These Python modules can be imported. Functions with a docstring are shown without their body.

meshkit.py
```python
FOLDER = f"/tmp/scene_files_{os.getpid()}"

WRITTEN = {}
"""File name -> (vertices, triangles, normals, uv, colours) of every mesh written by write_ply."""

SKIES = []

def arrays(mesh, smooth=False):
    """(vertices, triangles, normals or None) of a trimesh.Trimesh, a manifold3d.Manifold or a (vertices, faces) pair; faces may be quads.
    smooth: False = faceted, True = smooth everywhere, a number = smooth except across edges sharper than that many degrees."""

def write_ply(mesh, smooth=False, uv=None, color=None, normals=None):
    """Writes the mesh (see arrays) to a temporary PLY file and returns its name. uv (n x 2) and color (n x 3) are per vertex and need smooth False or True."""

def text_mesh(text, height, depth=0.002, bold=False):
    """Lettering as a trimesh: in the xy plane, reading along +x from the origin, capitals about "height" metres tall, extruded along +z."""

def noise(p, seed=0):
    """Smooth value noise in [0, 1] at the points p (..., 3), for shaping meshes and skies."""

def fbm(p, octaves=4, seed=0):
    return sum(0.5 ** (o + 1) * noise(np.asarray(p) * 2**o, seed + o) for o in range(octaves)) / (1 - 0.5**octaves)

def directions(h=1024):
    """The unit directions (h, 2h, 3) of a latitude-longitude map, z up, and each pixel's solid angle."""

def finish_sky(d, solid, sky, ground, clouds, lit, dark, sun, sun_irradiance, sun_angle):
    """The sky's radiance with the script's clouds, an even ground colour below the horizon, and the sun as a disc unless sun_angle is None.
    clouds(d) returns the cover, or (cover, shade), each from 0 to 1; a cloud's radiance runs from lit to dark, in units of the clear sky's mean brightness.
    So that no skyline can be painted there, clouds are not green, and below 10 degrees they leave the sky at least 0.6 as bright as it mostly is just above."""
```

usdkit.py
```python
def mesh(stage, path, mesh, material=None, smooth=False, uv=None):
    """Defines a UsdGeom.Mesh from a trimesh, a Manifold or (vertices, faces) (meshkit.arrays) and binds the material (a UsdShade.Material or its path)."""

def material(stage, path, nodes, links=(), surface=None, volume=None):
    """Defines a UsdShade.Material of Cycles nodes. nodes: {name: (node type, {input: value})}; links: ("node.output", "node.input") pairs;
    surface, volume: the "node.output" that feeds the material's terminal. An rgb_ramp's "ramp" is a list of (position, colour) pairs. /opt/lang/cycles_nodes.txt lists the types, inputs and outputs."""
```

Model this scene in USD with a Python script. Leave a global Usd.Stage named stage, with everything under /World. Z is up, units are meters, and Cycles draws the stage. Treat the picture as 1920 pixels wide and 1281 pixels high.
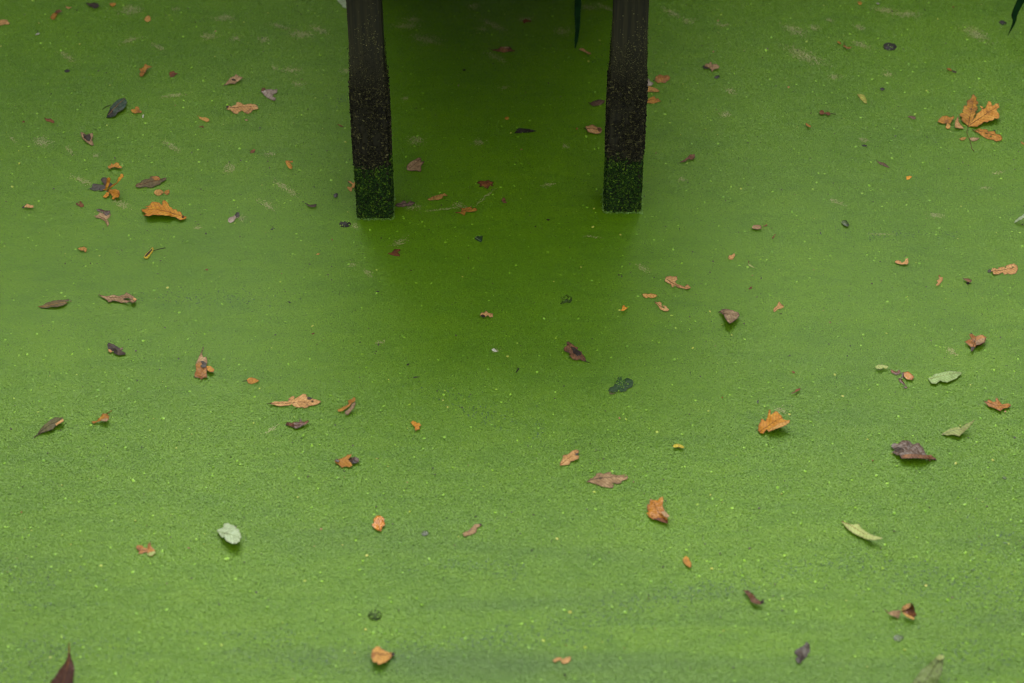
import math
import numpy as np
import trimesh
import shapely
from shapely.geometry import Polygon, Point
from scipy.spatial import Delaunay
from pxr import Usd, UsdGeom, UsdShade, UsdLux, Gf, Sdf, Vt
import usdkit
import meshkit

stage = Usd.Stage.CreateInMemory()
UsdGeom.SetStageUpAxis(stage, UsdGeom.Tokens.z)
UsdGeom.SetStageMetersPerUnit(stage, 1.0)
world = UsdGeom.Xform.Define(stage, '/World')
stage.SetDefaultPrim(world.GetPrim())
UsdGeom.Scope.Define(stage, '/World/Looks')

# ------------------------------------------------------------------ camera
CAM_H = 3.97
PITCH = 45.0
cam = UsdGeom.Camera.Define(stage, '/World/camera')
cam.AddTranslateOp().Set(Gf.Vec3d(0, 0, CAM_H))
cam.AddRotateXOp().Set(90.0 - PITCH)
cam.CreateHorizontalApertureAttr(36.0)
cam.CreateVerticalApertureAttr(36.0 * 683 / 1024)
cam.CreateFocalLengthAttr(36.0 * 4440 / 1920)
cam.CreateFStopAttr(2.0)
cam.CreateFocusDistanceAttr(5.8)
cam.CreateClippingRangeAttr(Gf.Vec2f(0.05, 500))
cam.CreateExposureAttr(2.04)

# ------------------------------------------------------------------ sky and sun: bright overcast day
SUN_EL, SUN_ROT = math.radians(50), math.radians(-4)
M = {}


def material(name, nodes, links, surface='p.BSDF'):
    M[name] = usdkit.material(stage, '/World/Looks/' + name, nodes, links, surface=surface)
    return M[name]


sky = UsdLux.DomeLight.Define(stage, '/World/sky')
material('overcast_sky', {
    'tc': ('texture_coordinate', {}),
    'map': ('mapping', {'scale': (1.0, 1.0, 2.2)}),
    'n': ('noise_texture', {'scale': 2.3, 'detail': 6.0, 'roughness': 0.55}),
    'r': ('rgb_ramp', {'ramp': [(0.25, (2.8, 2.8, 2.8)), (0.75, (4.7, 4.7, 4.6))]}),
    's': ('sky_texture', {'sky_type': 'single_scattering', 'sun_disc': False, 'sun_elevation': SUN_EL, 'sun_rotation': SUN_ROT}),
    'm': ('mix_color', {'fac': 0.88}),
    'b': ('background_shader', {'strength': 0.1}),
}, [('tc.generated', 'map.vector'), ('map.vector', 'n.vector'), ('n.fac', 'r.fac'), ('s.color', 'm.a'), ('r.color', 'm.b'), ('m.result', 'b.color')], surface='b.background')
UsdShade.MaterialBindingAPI.Apply(sky.GetPrim()).Bind(M['overcast_sky'])
sky.GetPrim().SetCustomDataByKey('kind', 'structure')

sun = UsdLux.DistantLight.Define(stage, '/World/sun')
sun.CreateIntensityAttr(0.2)
sun.CreateAngleAttr(30.0)
sun.CreateNormalizeAttr(True)
sun.CreateColorAttr(Gf.Vec3f(1.0, 0.96, 0.9))
sun.AddRotateZOp().Set(-math.degrees(SUN_ROT))
sun.AddRotateXOp().Set(-(90.0 - math.degrees(SUN_EL)))


# ------------------------------------------------------------------ helpers
counts = {}


def numbered(parent, name):
    k = (parent, name)
    counts[k] = counts.get(k, -1) + 1
    return '%s/%s' % (parent, name if counts[k] == 0 else '%s_%03d' % (name, counts[k]))


def tag(prim, label=None, category=None, group=None, kind=None):
    for k, v in (('label', label), ('category', category), ('group', group), ('kind', kind)):
        if v:
            prim.SetCustomDataByKey(k, v)
    return prim


def thing(name, label, category, loc=(0, 0, 0), group=None):
    path = numbered('/World', name)
    x = UsdGeom.Xform.Define(stage, path)
    x.AddTranslateOp().Set(Gf.Vec3d(*map(float, loc)))
    tag(x.GetPrim(), label, category, group)
    return path


def part(parent, name, mesh, mat, smooth=False, primvars=None, kind=None, label=None):
    path = numbered(parent, name)
    m = usdkit.mesh(stage, path, mesh, M[mat], smooth=smooth)
    for k, v in (primvars or {}).items():
        UsdGeom.PrimvarsAPI(m).CreatePrimvar(k, Sdf.ValueTypeNames.FloatArray, 'vertex').Set(Vt.FloatArray.FromNumpy(np.asarray(v, np.float32)))
    if kind or label:
        tag(m.GetPrim(), label, None, None, kind)
    return path


def fronds(n, lo, hi, rlo, rhi, rng, tilt=7.0, zlo=0.0, zhi=0.0012, dome=0.16, sides=6, xy=None, power=1.0):
    """n small floating discs, each a shallow fan: vertices, faces and one random number per vertex."""
    if xy is None:
        xy = rng.uniform(lo, hi, (n, 2))
    n = len(xy)
    r = rlo + (rhi - rlo) * rng.random(n) ** power
    asp = rng.uniform(0.62, 0.95, n)
    rot = rng.uniform(0, 2 * np.pi, n)
    a = np.linspace(0, 2 * np.pi, sides, endpoint=False)
    ring = np.stack([np.cos(a)[None] * r[:, None], np.sin(a)[None] * (r * asp)[:, None]], -1)
    c, s = np.cos(rot)[:, None], np.sin(rot)[:, None]
    ring = np.stack([ring[..., 0] * c - ring[..., 1] * s, ring[..., 0] * s + ring[..., 1] * c], -1)
    slope = np.tan(np.radians(rng.normal(0, tilt, (n, 2))))
    z = rng.uniform(zlo, zhi, n)
    rz = z[:, None] + (ring * slope[:, None, :]).sum(-1)
    v = np.zeros((n, sides + 1, 3))
    v[:, :sides, :2] = xy[:, None] + ring
    v[:, :sides, 2] = rz
    v[:, sides, :2] = xy
    v[:, sides, 2] = z + dome * r
    base = np.arange(n)[:, None, None] * (sides + 1)
    i = np.arange(sides)
    f = np.stack([i, (i + 1) % sides, np.full(sides, sides)], -1)[None] + base
    return v.reshape(-1, 3), f.reshape(-1, 3), np.repeat(rng.random(n), sides + 1)


# ------------------------------------------------------------------ materials of the pond
def green_frond(name, c0, c1, c2, rough=0.4, spec=0.34):
    material(name, {
        'a': ('attribute', {'attribute': 'rnd'}),
        'r': ('rgb_ramp', {'ramp': [(0.0, c0), (0.55, c1), (0.9, c1), (1.0, c2)]}),
        'g': ('geometry', {}),
        'n': ('noise_texture', {'scale': 1.7, 'detail': 5.0, 'roughness': 0.6}),
        'nr': ('rgb_ramp', {'ramp': [(0.3, (0.86, 0.9, 0.86)), (0.7, (1.1, 1.08, 1.1))]}),
        'k': ('mix', {'mix_type': 'multiply', 'fac': 1.0}),
        'map': ('mapping', {'rotation': (0.0, 0.0, 0.5), 'scale': (7.0, 22.0, 1.0)}),
        'w': ('noise_texture', {'scale': 1.0, 'detail': 4.0, 'roughness': 0.6, 'distortion': 1.2}),
        'wr': ('rgb_ramp', {'ramp': [(0.28, (0.80, 0.86, 0.9)), (0.5, (1, 1, 1)), (0.72, (1.12, 1.06, 1.0))]}),
        'kw': ('mix', {'mix_type': 'multiply', 'fac': 0.9}),
        'bmap': ('mapping', {'rotation': (0.0, 0.0, 0.06), 'scale': (0.8, 6.5, 1.0), 'location': (7.3, 2.05, 0.0)}),
        'bn': ('noise_texture', {'scale': 1.0, 'detail': 3.0, 'roughness': 0.5}),
        'bm': ('map_range', {'from_min': 0.50, 'from_max': 0.68, 'to_min': 0.0, 'to_max': 1.0, 'clamp': True}),
        'xyz': ('separate_xyz', {}),
        'near': ('map_range', {'from_min': 3.5, 'from_max': 3.15, 'to_min': 0.06, 'to_max': 0.75, 'clamp': True}),
        'bf': ('math', {'math_type': 'multiply'}),
        'thin': ('mix', {'color2': (0.048, 0.112, 0.018)}),
        'p': ('principled_bsdf', {'roughness': rough, 'specular_ior_level': spec}),
    }, [('a.fac', 'r.fac'), ('g.position', 'n.vector'), ('n.fac', 'nr.fac'), ('r.color', 'k.color1'), ('nr.color', 'k.color2'), ('g.position', 'map.vector'), ('map.vector', 'w.vector'), ('w.fac', 'wr.fac'), ('k.color', 'kw.color1'), ('wr.color', 'kw.color2'), ('g.position', 'bmap.vector'), ('bmap.vector', 'bn.vector'), ('bn.fac', 'bm.value'), ('g.position', 'xyz.vector'), ('xyz.y', 'near.value'), ('bm.result', 'bf.value1'), ('near.result', 'bf.value2'), ('bf.value', 'thin.fac'), ('kw.color', 'thin.color1'), ('thin.color', 'p.base_color')])


green_frond('duckweed_green', (0.076, 0.170, 0.0015), (0.100, 0.218, 0.002), (0.140, 0.272, 0.004))
green_frond('duckweed_lime', (0.105, 0.25, 0.006), (0.18, 0.36, 0.014), (0.38, 0.36, 0.06))
green_frond('duckweed_dead', (0.175, 0.215, 0.05), (0.24, 0.26, 0.085), (0.31, 0.29, 0.13))
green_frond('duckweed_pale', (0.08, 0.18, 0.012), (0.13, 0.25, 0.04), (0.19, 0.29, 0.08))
green_frond('duckweed_crumb', (0.015, 0.013, 0.012), (0.04, 0.025, 0.018), (0.3, 0.12, 0.06))
green_frond('duckweed_sunken', (0.018, 0.048, 0.016), (0.030, 0.078, 0.024), (0.055, 0.115, 0.03))
material('pond_water', {'p': ('principled_bsdf', {'base_color': (0.020, 0.052, 0.002), 'roughness': 0.35, 'specular_ior_level': 0.5})}, [])
material('far_duckweed', {
    'g': ('geometry', {}),
    'v': ('voronoi_texture', {'scale': 260.0}),
    'r': ('rgb_ramp', {'ramp': [(0.0, (0.100, 0.218, 0.002)), (0.45, (0.100, 0.218, 0.002)), (0.8, (0.02, 0.04, 0.006))]}),
    'b': ('bump', {'strength': 0.4, 'distance': 0.002, 'invert': True}),
    'p': ('principled_bsdf', {'roughness': 0.4, 'specular_ior_level': 0.34}),
}, [('g.position', 'v.vector'), ('v.distance', 'r.fac'), ('r.color', 'p.base_color'), ('v.distance', 'b.height'), ('b.normal', 'p.normal')])

# ------------------------------------------------------------------ water, duckweed, ground
def sheet(x0, x1, y0, y1, z):
    return np.array([[x0, y0, z], [x1, y0, z], [x1, y1, z], [x0, y1, z]], float), np.array([[0, 1, 2], [0, 2, 3]])


X0, X1, Y0, Y1 = -2.5, 2.5, 2.0, 6.0
m = usdkit.mesh(stage, '/World/water', sheet(-3.4, 3.4, 0.2, 6.9, -0.0055), M['pond_water'])
tag(m.GetPrim(), kind='structure')

rng = np.random.default_rng(11)
TILE = 0.5
va, fa, ra = fronds(84000, 0, TILE, 0.0008, 0.0017, rng, tilt=7.0)
va[:, :2] -= TILE / 2
pi_ = UsdGeom.PointInstancer.Define(stage, '/World/duckweed')
tag(pi_.GetPrim(), 'bright green duckweed covering the whole pond', 'duckweed', kind='stuff')
part('/World/duckweed', 'frond_patch', (va, fa), 'duckweed_green', primvars={'rnd': ra})
pos, quat = [], []
for i, x in enumerate(np.arange(X0 + TILE / 2, X1, TILE)):
    for j, y in enumerate(np.arange(Y0 + TILE / 2, Y1, TILE)):
        turns = rng.permutation(4)
        for layer in (0, 1, 2):
            q = int(turns[layer])
            pos.append((x, y, -0.0018 * layer))
            quat.append(Gf.Quath(float(math.cos(q * math.pi / 4)), 0, 0, float(math.sin(q * math.pi / 4))))
pi_.CreatePrototypesRel().SetTargets([Sdf.Path('/World/duckweed/frond_patch')])
pi_.CreateProtoIndicesAttr(Vt.IntArray([0] * len(pos)))
pi_.CreatePositionsAttr(Vt.Vec3fArray([Gf.Vec3f(*map(float, p)) for p in pos]))
pi_.CreateOrientationsAttr(Vt.QuathArray(quat))

far = [sheet(-3.4, 3.4, 0.2, Y0, 0), sheet(-3.4, 3.4, Y1, 6.9, 0), sheet(-3.4, X0, Y0, Y1, 0), sheet(X1, 3.4, Y0, Y1, 0)]
m = usdkit.mesh(stage, '/World/outer_duckweed', trimesh.util.concatenate([trimesh.Trimesh(v, f, process=False) for v, f in far]), M['far_duckweed'])
tag(m.GetPrim(), 'green duckweed stretching out over the rest of the pond', 'duckweed', kind='stuff')

vb, fb, rb = fronds(11000, (X0, Y0), (X1, Y1), 0.0014, 0.0042, rng, tilt=9, zlo=0.0012, zhi=0.002, power=2.0)
part('/World', 'lime_duckweed', (vb, fb), 'duckweed_lime', primvars={'rnd': rb})
tag(stage.GetPrimAtPath('/World/lime_duckweed'), 'larger yellow-green fronds dotted over the duckweed', 'duckweed', kind='stuff')
vb, fb, rb = fronds(3200, (X0, Y0), (X1, Y1), 0.0012, 0.0029, rng, tilt=14, zlo=0.0012, zhi=0.0022, power=2.5)
part('/World', 'debris_crumbs', (vb, fb), 'duckweed_crumb', primvars={'rnd': rb})
tag(stage.GetPrimAtPath('/World/debris_crumbs'), 'tiny dark and rusty crumbs scattered on the duckweed', 'debris', kind='stuff')

# pale dead fronds gathered in smears: centre x, y, half length, half width (metres), turn (radians)
SMEARS = np.array([[-1.051,5.26,0.022,0.018,0.0],[-0.927,5.265,0.01,0.005,0.0],[-0.791,5.226,0.023,0.012,0.0],[-0.825,5.145,0.018,0.012,0.0],[-0.75,5.134,0.013,0.009,0.0],[-1.036,5.127,0.024,0.007,0.56],[-0.957,5.096,0.022,0.006,-0.7],[-1.195,5.052,0.026,0.007,-0.77],[-0.896,4.889,0.028,0.006,0.22],[-0.878,4.68,0.026,0.008,-0.77],[-1.215,4.699,0.022,0.016,-0.48],[-1.141,4.665,0.018,0.005,-0.98],[-1.07,4.646,0.007,0.006,0.0],[-0.723,4.594,0.012,0.015,0.0],[-1.293,4.71,0.014,0.003,-0.9],[-0.634,5.188,0.024,0.007,-0.4],[-0.524,5.171,0.028,0.009,-0.52],[-0.574,5.152,0.029,0.014,0.0],[-0.593,4.997,0.02,0.01,0.0],[-0.636,5.006,0.007,0.007,0.0],[-0.674,5.129,0.014,0.012,0.0],[-0.443,4.995,0.011,0.009,0.0],[-0.292,5.188,0.029,0.011,0.0],[-0.232,5.129,0.035,0.014,-0.41],[-0.271,5.217,0.018,0.01,0.0],[-0.051,5.193,0.042,0.009,-0.65],[-0.08,5.176,0.013,0.009,0.0],[-0.043,5.052,0.028,0.008,-0.64],[-0.249,4.704,0.017,0.013,0.0],[-0.086,4.697,0.012,0.013,0.0],[-0.021,4.922,0.01,0.007,0.0],[-0.282,4.878,0.008,0.009,0.0],[-0.103,5.279,0.015,0.01,0.0],[-0.625,4.651,0.014,0.007,0.0],[-0.57,4.938,0.013,0.009,0.0],[0.213,5.272,0.022,0.01,0.0],[0.258,5.272,0.029,0.007,-0.67],[0.138,5.164,0.018,0.014,0.0],[0.037,5.217,0.018,0.01,0.0],[0.44,5.248,0.025,0.009,-0.67],[0.483,5.212,0.015,0.01,0.0],[0.576,5.193,0.015,0.007,0.0],[0.58,4.907,0.013,0.009,-0.77],[0.138,4.682,0.007,0.01,0.0],[0.559,4.812,0.013,0.01,0.0],[0.771,5.169,0.027,0.014,-0.56],[0.826,5.181,0.011,0.012,0.0],[0.95,5.183,0.014,0.009,-0.56],[0.787,5.059,0.047,0.017,-0.68],[1.264,5.152,0.036,0.015,-0.82],[0.947,5.105,0.021,0.009,-0.56],[0.871,5.217,0.011,0.006,-0.56],[1.029,5.26,0.028,0.012,-0.29],[0.861,4.967,0.013,0.008,0.0],[1.005,4.979,0.01,0.008,-0.8],[1.085,5.241,0.026,0.011,0.0],[0.912,4.708,0.01,0.008,0.0],[-1.092,4.546,0.028,0.007,-0.58],[-0.983,4.459,0.024,0.01,-0.67],[-0.784,4.369,0.009,0.006,0.0],[-0.674,4.405,0.008,0.01,0.0],[-0.582,4.526,0.027,0.007,-0.78],[-0.617,4.455,0.023,0.008,-0.77],[-0.556,4.501,0.017,0.007,-0.86],[-0.167,4.439,0.054,0.003,0.16],[-0.067,4.485,0.033,0.003,0.91],[-0.248,4.445,0.017,0.009,0.0],[-0.134,4.455,0.012,0.009,0.0],[-0.277,4.316,0.017,0.01,0.61],[-0.392,4.235,0.01,0.006,0.0],[-0.352,4.207,0.015,0.006,-0.94],[-0.392,4.375,0.008,0.008,0.0],[0.32,4.224,0.016,0.008,-0.82],[0.092,4.532,0.017,0.006,0.38],[0.434,4.551,0.009,0.007,0.0],[0.198,4.336,0.02,0.003,-0.13],[0.819,4.465,0.019,0.006,-0.52],[0.914,4.346,0.026,0.003,0.0],[1.062,4.415,0.017,0.009,0.0],[1.239,4.577,0.013,0.005,0.25],[1.203,4.52,0.012,0.004,0.0],[1.039,3.935,0.015,0.008,-0.95],[0.62,3.745,0.014,0.008,0.0],[-0.312,3.966,0.009,0.006,0.0],[-0.549,3.686,0.016,0.005,0.7],[-0.04,3.941,0.008,0.008,0.0]])
pts = []
for x, y, a, b, t in SMEARS:
    k = int(min(800, max(40, a * b * 3.14 * 210000)))
    g = rng.normal(0, 0.62, (k, 2)) * (a, b)
    pts.append(np.stack([x + g[:, 0] * math.cos(t) - g[:, 1] * math.sin(t), y + g[:, 0] * math.sin(t) + g[:, 1] * math.cos(t)], -1))
vb, fb, rb = fronds(0, 0, 0, 0.0009, 0.0018, rng, tilt=9, zlo=0.0009, zhi=0.0018, xy=np.concatenate(pts))
part('/World', 'dead_duckweed', (vb, fb), 'duckweed_dead', primvars={'rnd': rb})
tag(stage.GetPrimAtPath('/World/dead_duckweed'), 'pale dead fronds gathered in faint smears on the duckweed', 'duckweed', kind='stuff')

# darker, sunken fronds where the cover is thin
DARK = np.array([[-1.023,3.17,0.085,0.01,0.0],[-0.94,3.06,0.123,0.032,0.0],[-0.19,3.06,0.135,0.028,0.11],[-0.446,3.025,0.113,0.027,-0.17],[0.056,3.096,0.147,0.028,0.13],[0.216,3.167,0.127,0.029,0.18],[0.423,3.211,0.117,0.029,0.22],[0.909,3.255,0.129,0.037,0.13],[1.014,3.182,0.091,0.065,0.0],[-0.006,3.255,0.023,0.021,0.0],[-0.092,3.285,0.116,0.013,0.0],[0.693,3.285,0.117,0.022,0.09],[1.074,3.36,0.07,0.038,0.0],[-1.036,3.255,0.094,0.029,-0.11],[-0.517,3.088,0.091,0.018,-0.11],[0.96,3.039,0.089,0.042,0.0],[-1.032,2.998,0.067,0.035,0.0],[-0.074,3.745,0.103,0.024,-0.46],[-0.721,4.117,0.129,0.019,0.0],[0.927,4.346,0.132,0.01,0.0],[-0.045,3.081,0.067,0.018,0.0],[0.061,3.695,0.009,0.041,0.0],[-0.45,4.867,0.028,0.018,0.0],[0.215,5.043,0.022,0.012,0.0]])
pts = []
for x, y, a, b, t in DARK:
    k = int(a * b * 3.14 * 22000)
    g = rng.normal(0, 0.75, (k, 2)) * (a, b)
    pts.append(np.stack([x + g[:, 0] * math.cos(t) - g[:, 1] * math.sin(t), y + g[:, 0] * math.sin(t) + g[:, 1] * math.cos(t)], -1))
vb, fb, rb = fronds(0, 0, 0, 0.001, 0.0021, rng, tilt=7, zlo=0.0009, zhi=0.0016, xy=np.concatenate(pts))
part('/World', 'dark_duckweed', (vb, fb), 'duckweed_sunken', primvars={'rnd': rb})
tag(stage.GetPrimAtPath('/World/dark_duckweed'), 'dark blue-green streaks where the duckweed is thin and wet', 'duckweed', kind='stuff')

# ground: a bank round the pond, falling below the water inside it
gx, gy = np.meshgrid(np.concatenate([[-200, -80, -40, -20], np.linspace(-12, 12, 65), [20, 40, 80, 200]]), np.concatenate([[-200, -80, -40, -20], np.linspace(-9, 13, 61), [22, 40, 80, 200]]), indexing='ij')
inside = np.maximum(np.abs(gx) - 2.75, np.abs(gy - 3.6) - 2.8)
gz = np.clip(inside * 0.8, -0.6, 0.35) + 0.12 * meshkit.fbm(np.stack([gx * 0.6, gy * 0.6, gx * 0], -1), 3, 5)
nx, ny = gx.shape
idx = np.arange(nx * ny).reshape(nx, ny)
quads = np.stack([idx[:-1, :-1], idx[1:, :-1], idx[1:, 1:], idx[:-1, 1:]], -1).reshape(-1, 4)
material('bank_earth', {
    'g': ('geometry', {}), 'n': ('noise_texture', {'scale': 3.0, 'detail': 8.0}),
    'r': ('rgb_ramp', {'ramp': [(0.35, (0.04, 0.05, 0.015)), (0.65, (0.07, 0.06, 0.03))]}),
    'p': ('principled_bsdf', {'roughness': 0.9})}, [('g.position', 'n.vector'), ('n.fac', 'r.fac'), ('r.color', 'p.base_color')])
m = usdkit.mesh(stage, '/World/ground', (np.stack([gx, gy, gz], -1).reshape(-1, 3), quads), M['bank_earth'], smooth=True)
tag(m.GetPrim(), kind='structure')

# ------------------------------------------------------------------ timber
material('old_timber', {
    'tc': ('texture_coordinate', {}),
    'map': ('mapping', {'scale': (120.0, 120.0, 5.0)}),
    'n': ('noise_texture', {'scale': 1.0, 'detail': 6.0, 'roughness': 0.65}),
    'r': ('rgb_ramp', {'ramp': [(0.3, (0.004, 0.0037, 0.0014)), (0.5, (0.0105, 0.0094, 0.0034)), (0.75, (0.024, 0.0215, 0.008))]}),
    'b': ('bump', {'strength': 0.5, 'distance': 0.002}),
    'p': ('principled_bsdf', {'roughness': 0.75, 'specular_ior_level': 0.25})},
    [('tc.object', 'map.vector'), ('map.vector', 'n.vector'), ('n.fac', 'r.fac'), ('r.color', 'p.base_color'), ('n.fac', 'b.height'), ('b.normal', 'p.normal')])


def flake_material(name, c0, c1, c2):
    material(name, {'a': ('attribute', {'attribute': 'rnd'}), 'r': ('rgb_ramp', {'ramp': [(0.0, c0), (0.6, c1), (1.0, c2)]}),
                    'p': ('principled_bsdf', {'roughness': 0.7, 'specular_ior_level': 0.2})}, [('a.fac', 'r.fac'), ('r.color', 'p.base_color')])


flake_material('dried_crust', (0.003, 0.0028, 0.001), (0.015, 0.0142, 0.0048), (0.085, 0.08, 0.028))
flake_material('wet_algae', (0.002, 0.009, 0.0003), (0.013, 0.046, 0.001), (0.075, 0.14, 0.006))
flake_material('dried_specks', (0.03, 0.031, 0.009), (0.075, 0.074, 0.024), (0.17, 0.165, 0.06))


def box(sx, sy, sz, loc=(0, 0, 0), chamfer=0.004):
    c = chamfer
    p = [(x * (sx / 2 - (c if k != 0 else 0)), y * (sy / 2 - (c if k != 1 else 0)), z * (sz / 2 - (c if k != 2 else 0)))
         for x in (-1, 1) for y in (-1, 1) for z in (-1, 1) for k in range(3)]
    b = trimesh.convex.convex_hull(np.array(p))
    b.apply_translation(loc)
    return b


def flakes(n, W, D, z0, z1, size, rng, density, lift, flat=0.5):
    """small bent flakes standing off the four faces of a post of width W and depth D (origin at its base centre)."""
    side = rng.choice(4, n, p=[0.4, 0.1, 0.25, 0.25])
    u = rng.uniform(-0.5, 0.5, n)
    z = rng.uniform(z0, z1, n)
    keep = density(side, u, z) > rng.random(n)
    side, u, z = side[keep], u[keep], z[keep]
    n = len(z)
    nrm = np.array([(0, -1, 0), (0, 1, 0), (-1, 0, 0), (1, 0, 0)], float)[side]
    tan = np.array([(1, 0, 0), (-1, 0, 0), (0, -1, 0), (0, 1, 0)], float)[side]
    span = np.where(side < 2, W, D)
    off = np.where(side < 2, D, W) / 2
    c = nrm * (off + rng.uniform(0, lift, n))[:, None] + tan * (u * span)[:, None] + np.array([0, 0, 1.0]) * z[:, None]
    a = rng.normal(size=(n, 3)) * (1 - flat) + tan * rng.normal(size=(n, 1)) + np.array([0, 0, 1.0]) * rng.normal(size=(n, 1))
    a /= np.linalg.norm(a, axis=1, keepdims=True)
    b = np.cross(nrm + rng.normal(size=(n, 3)) * (1 - flat) * 0.8, a)
    b /= np.linalg.norm(b, axis=1, keepdims=True) + 1e-9
    s = size * rng.uniform(0.5, 1.25, n)[:, None]
    nn = np.cross(a, b)
    q = np.stack([c - a * s, c - b * s * 0.6 + nn * s * 0.35, c + a * s, c + b * s * 0.6 + nn * s * 0.35], 1)
    f = (np.array([[0, 1, 2], [0, 2, 3]])[None] + np.arange(n)[:, None, None] * 4).reshape(-1, 3)
    return q.reshape(-1, 3), f, np.repeat(rng.random(n) ** 1.3, 4)


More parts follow.
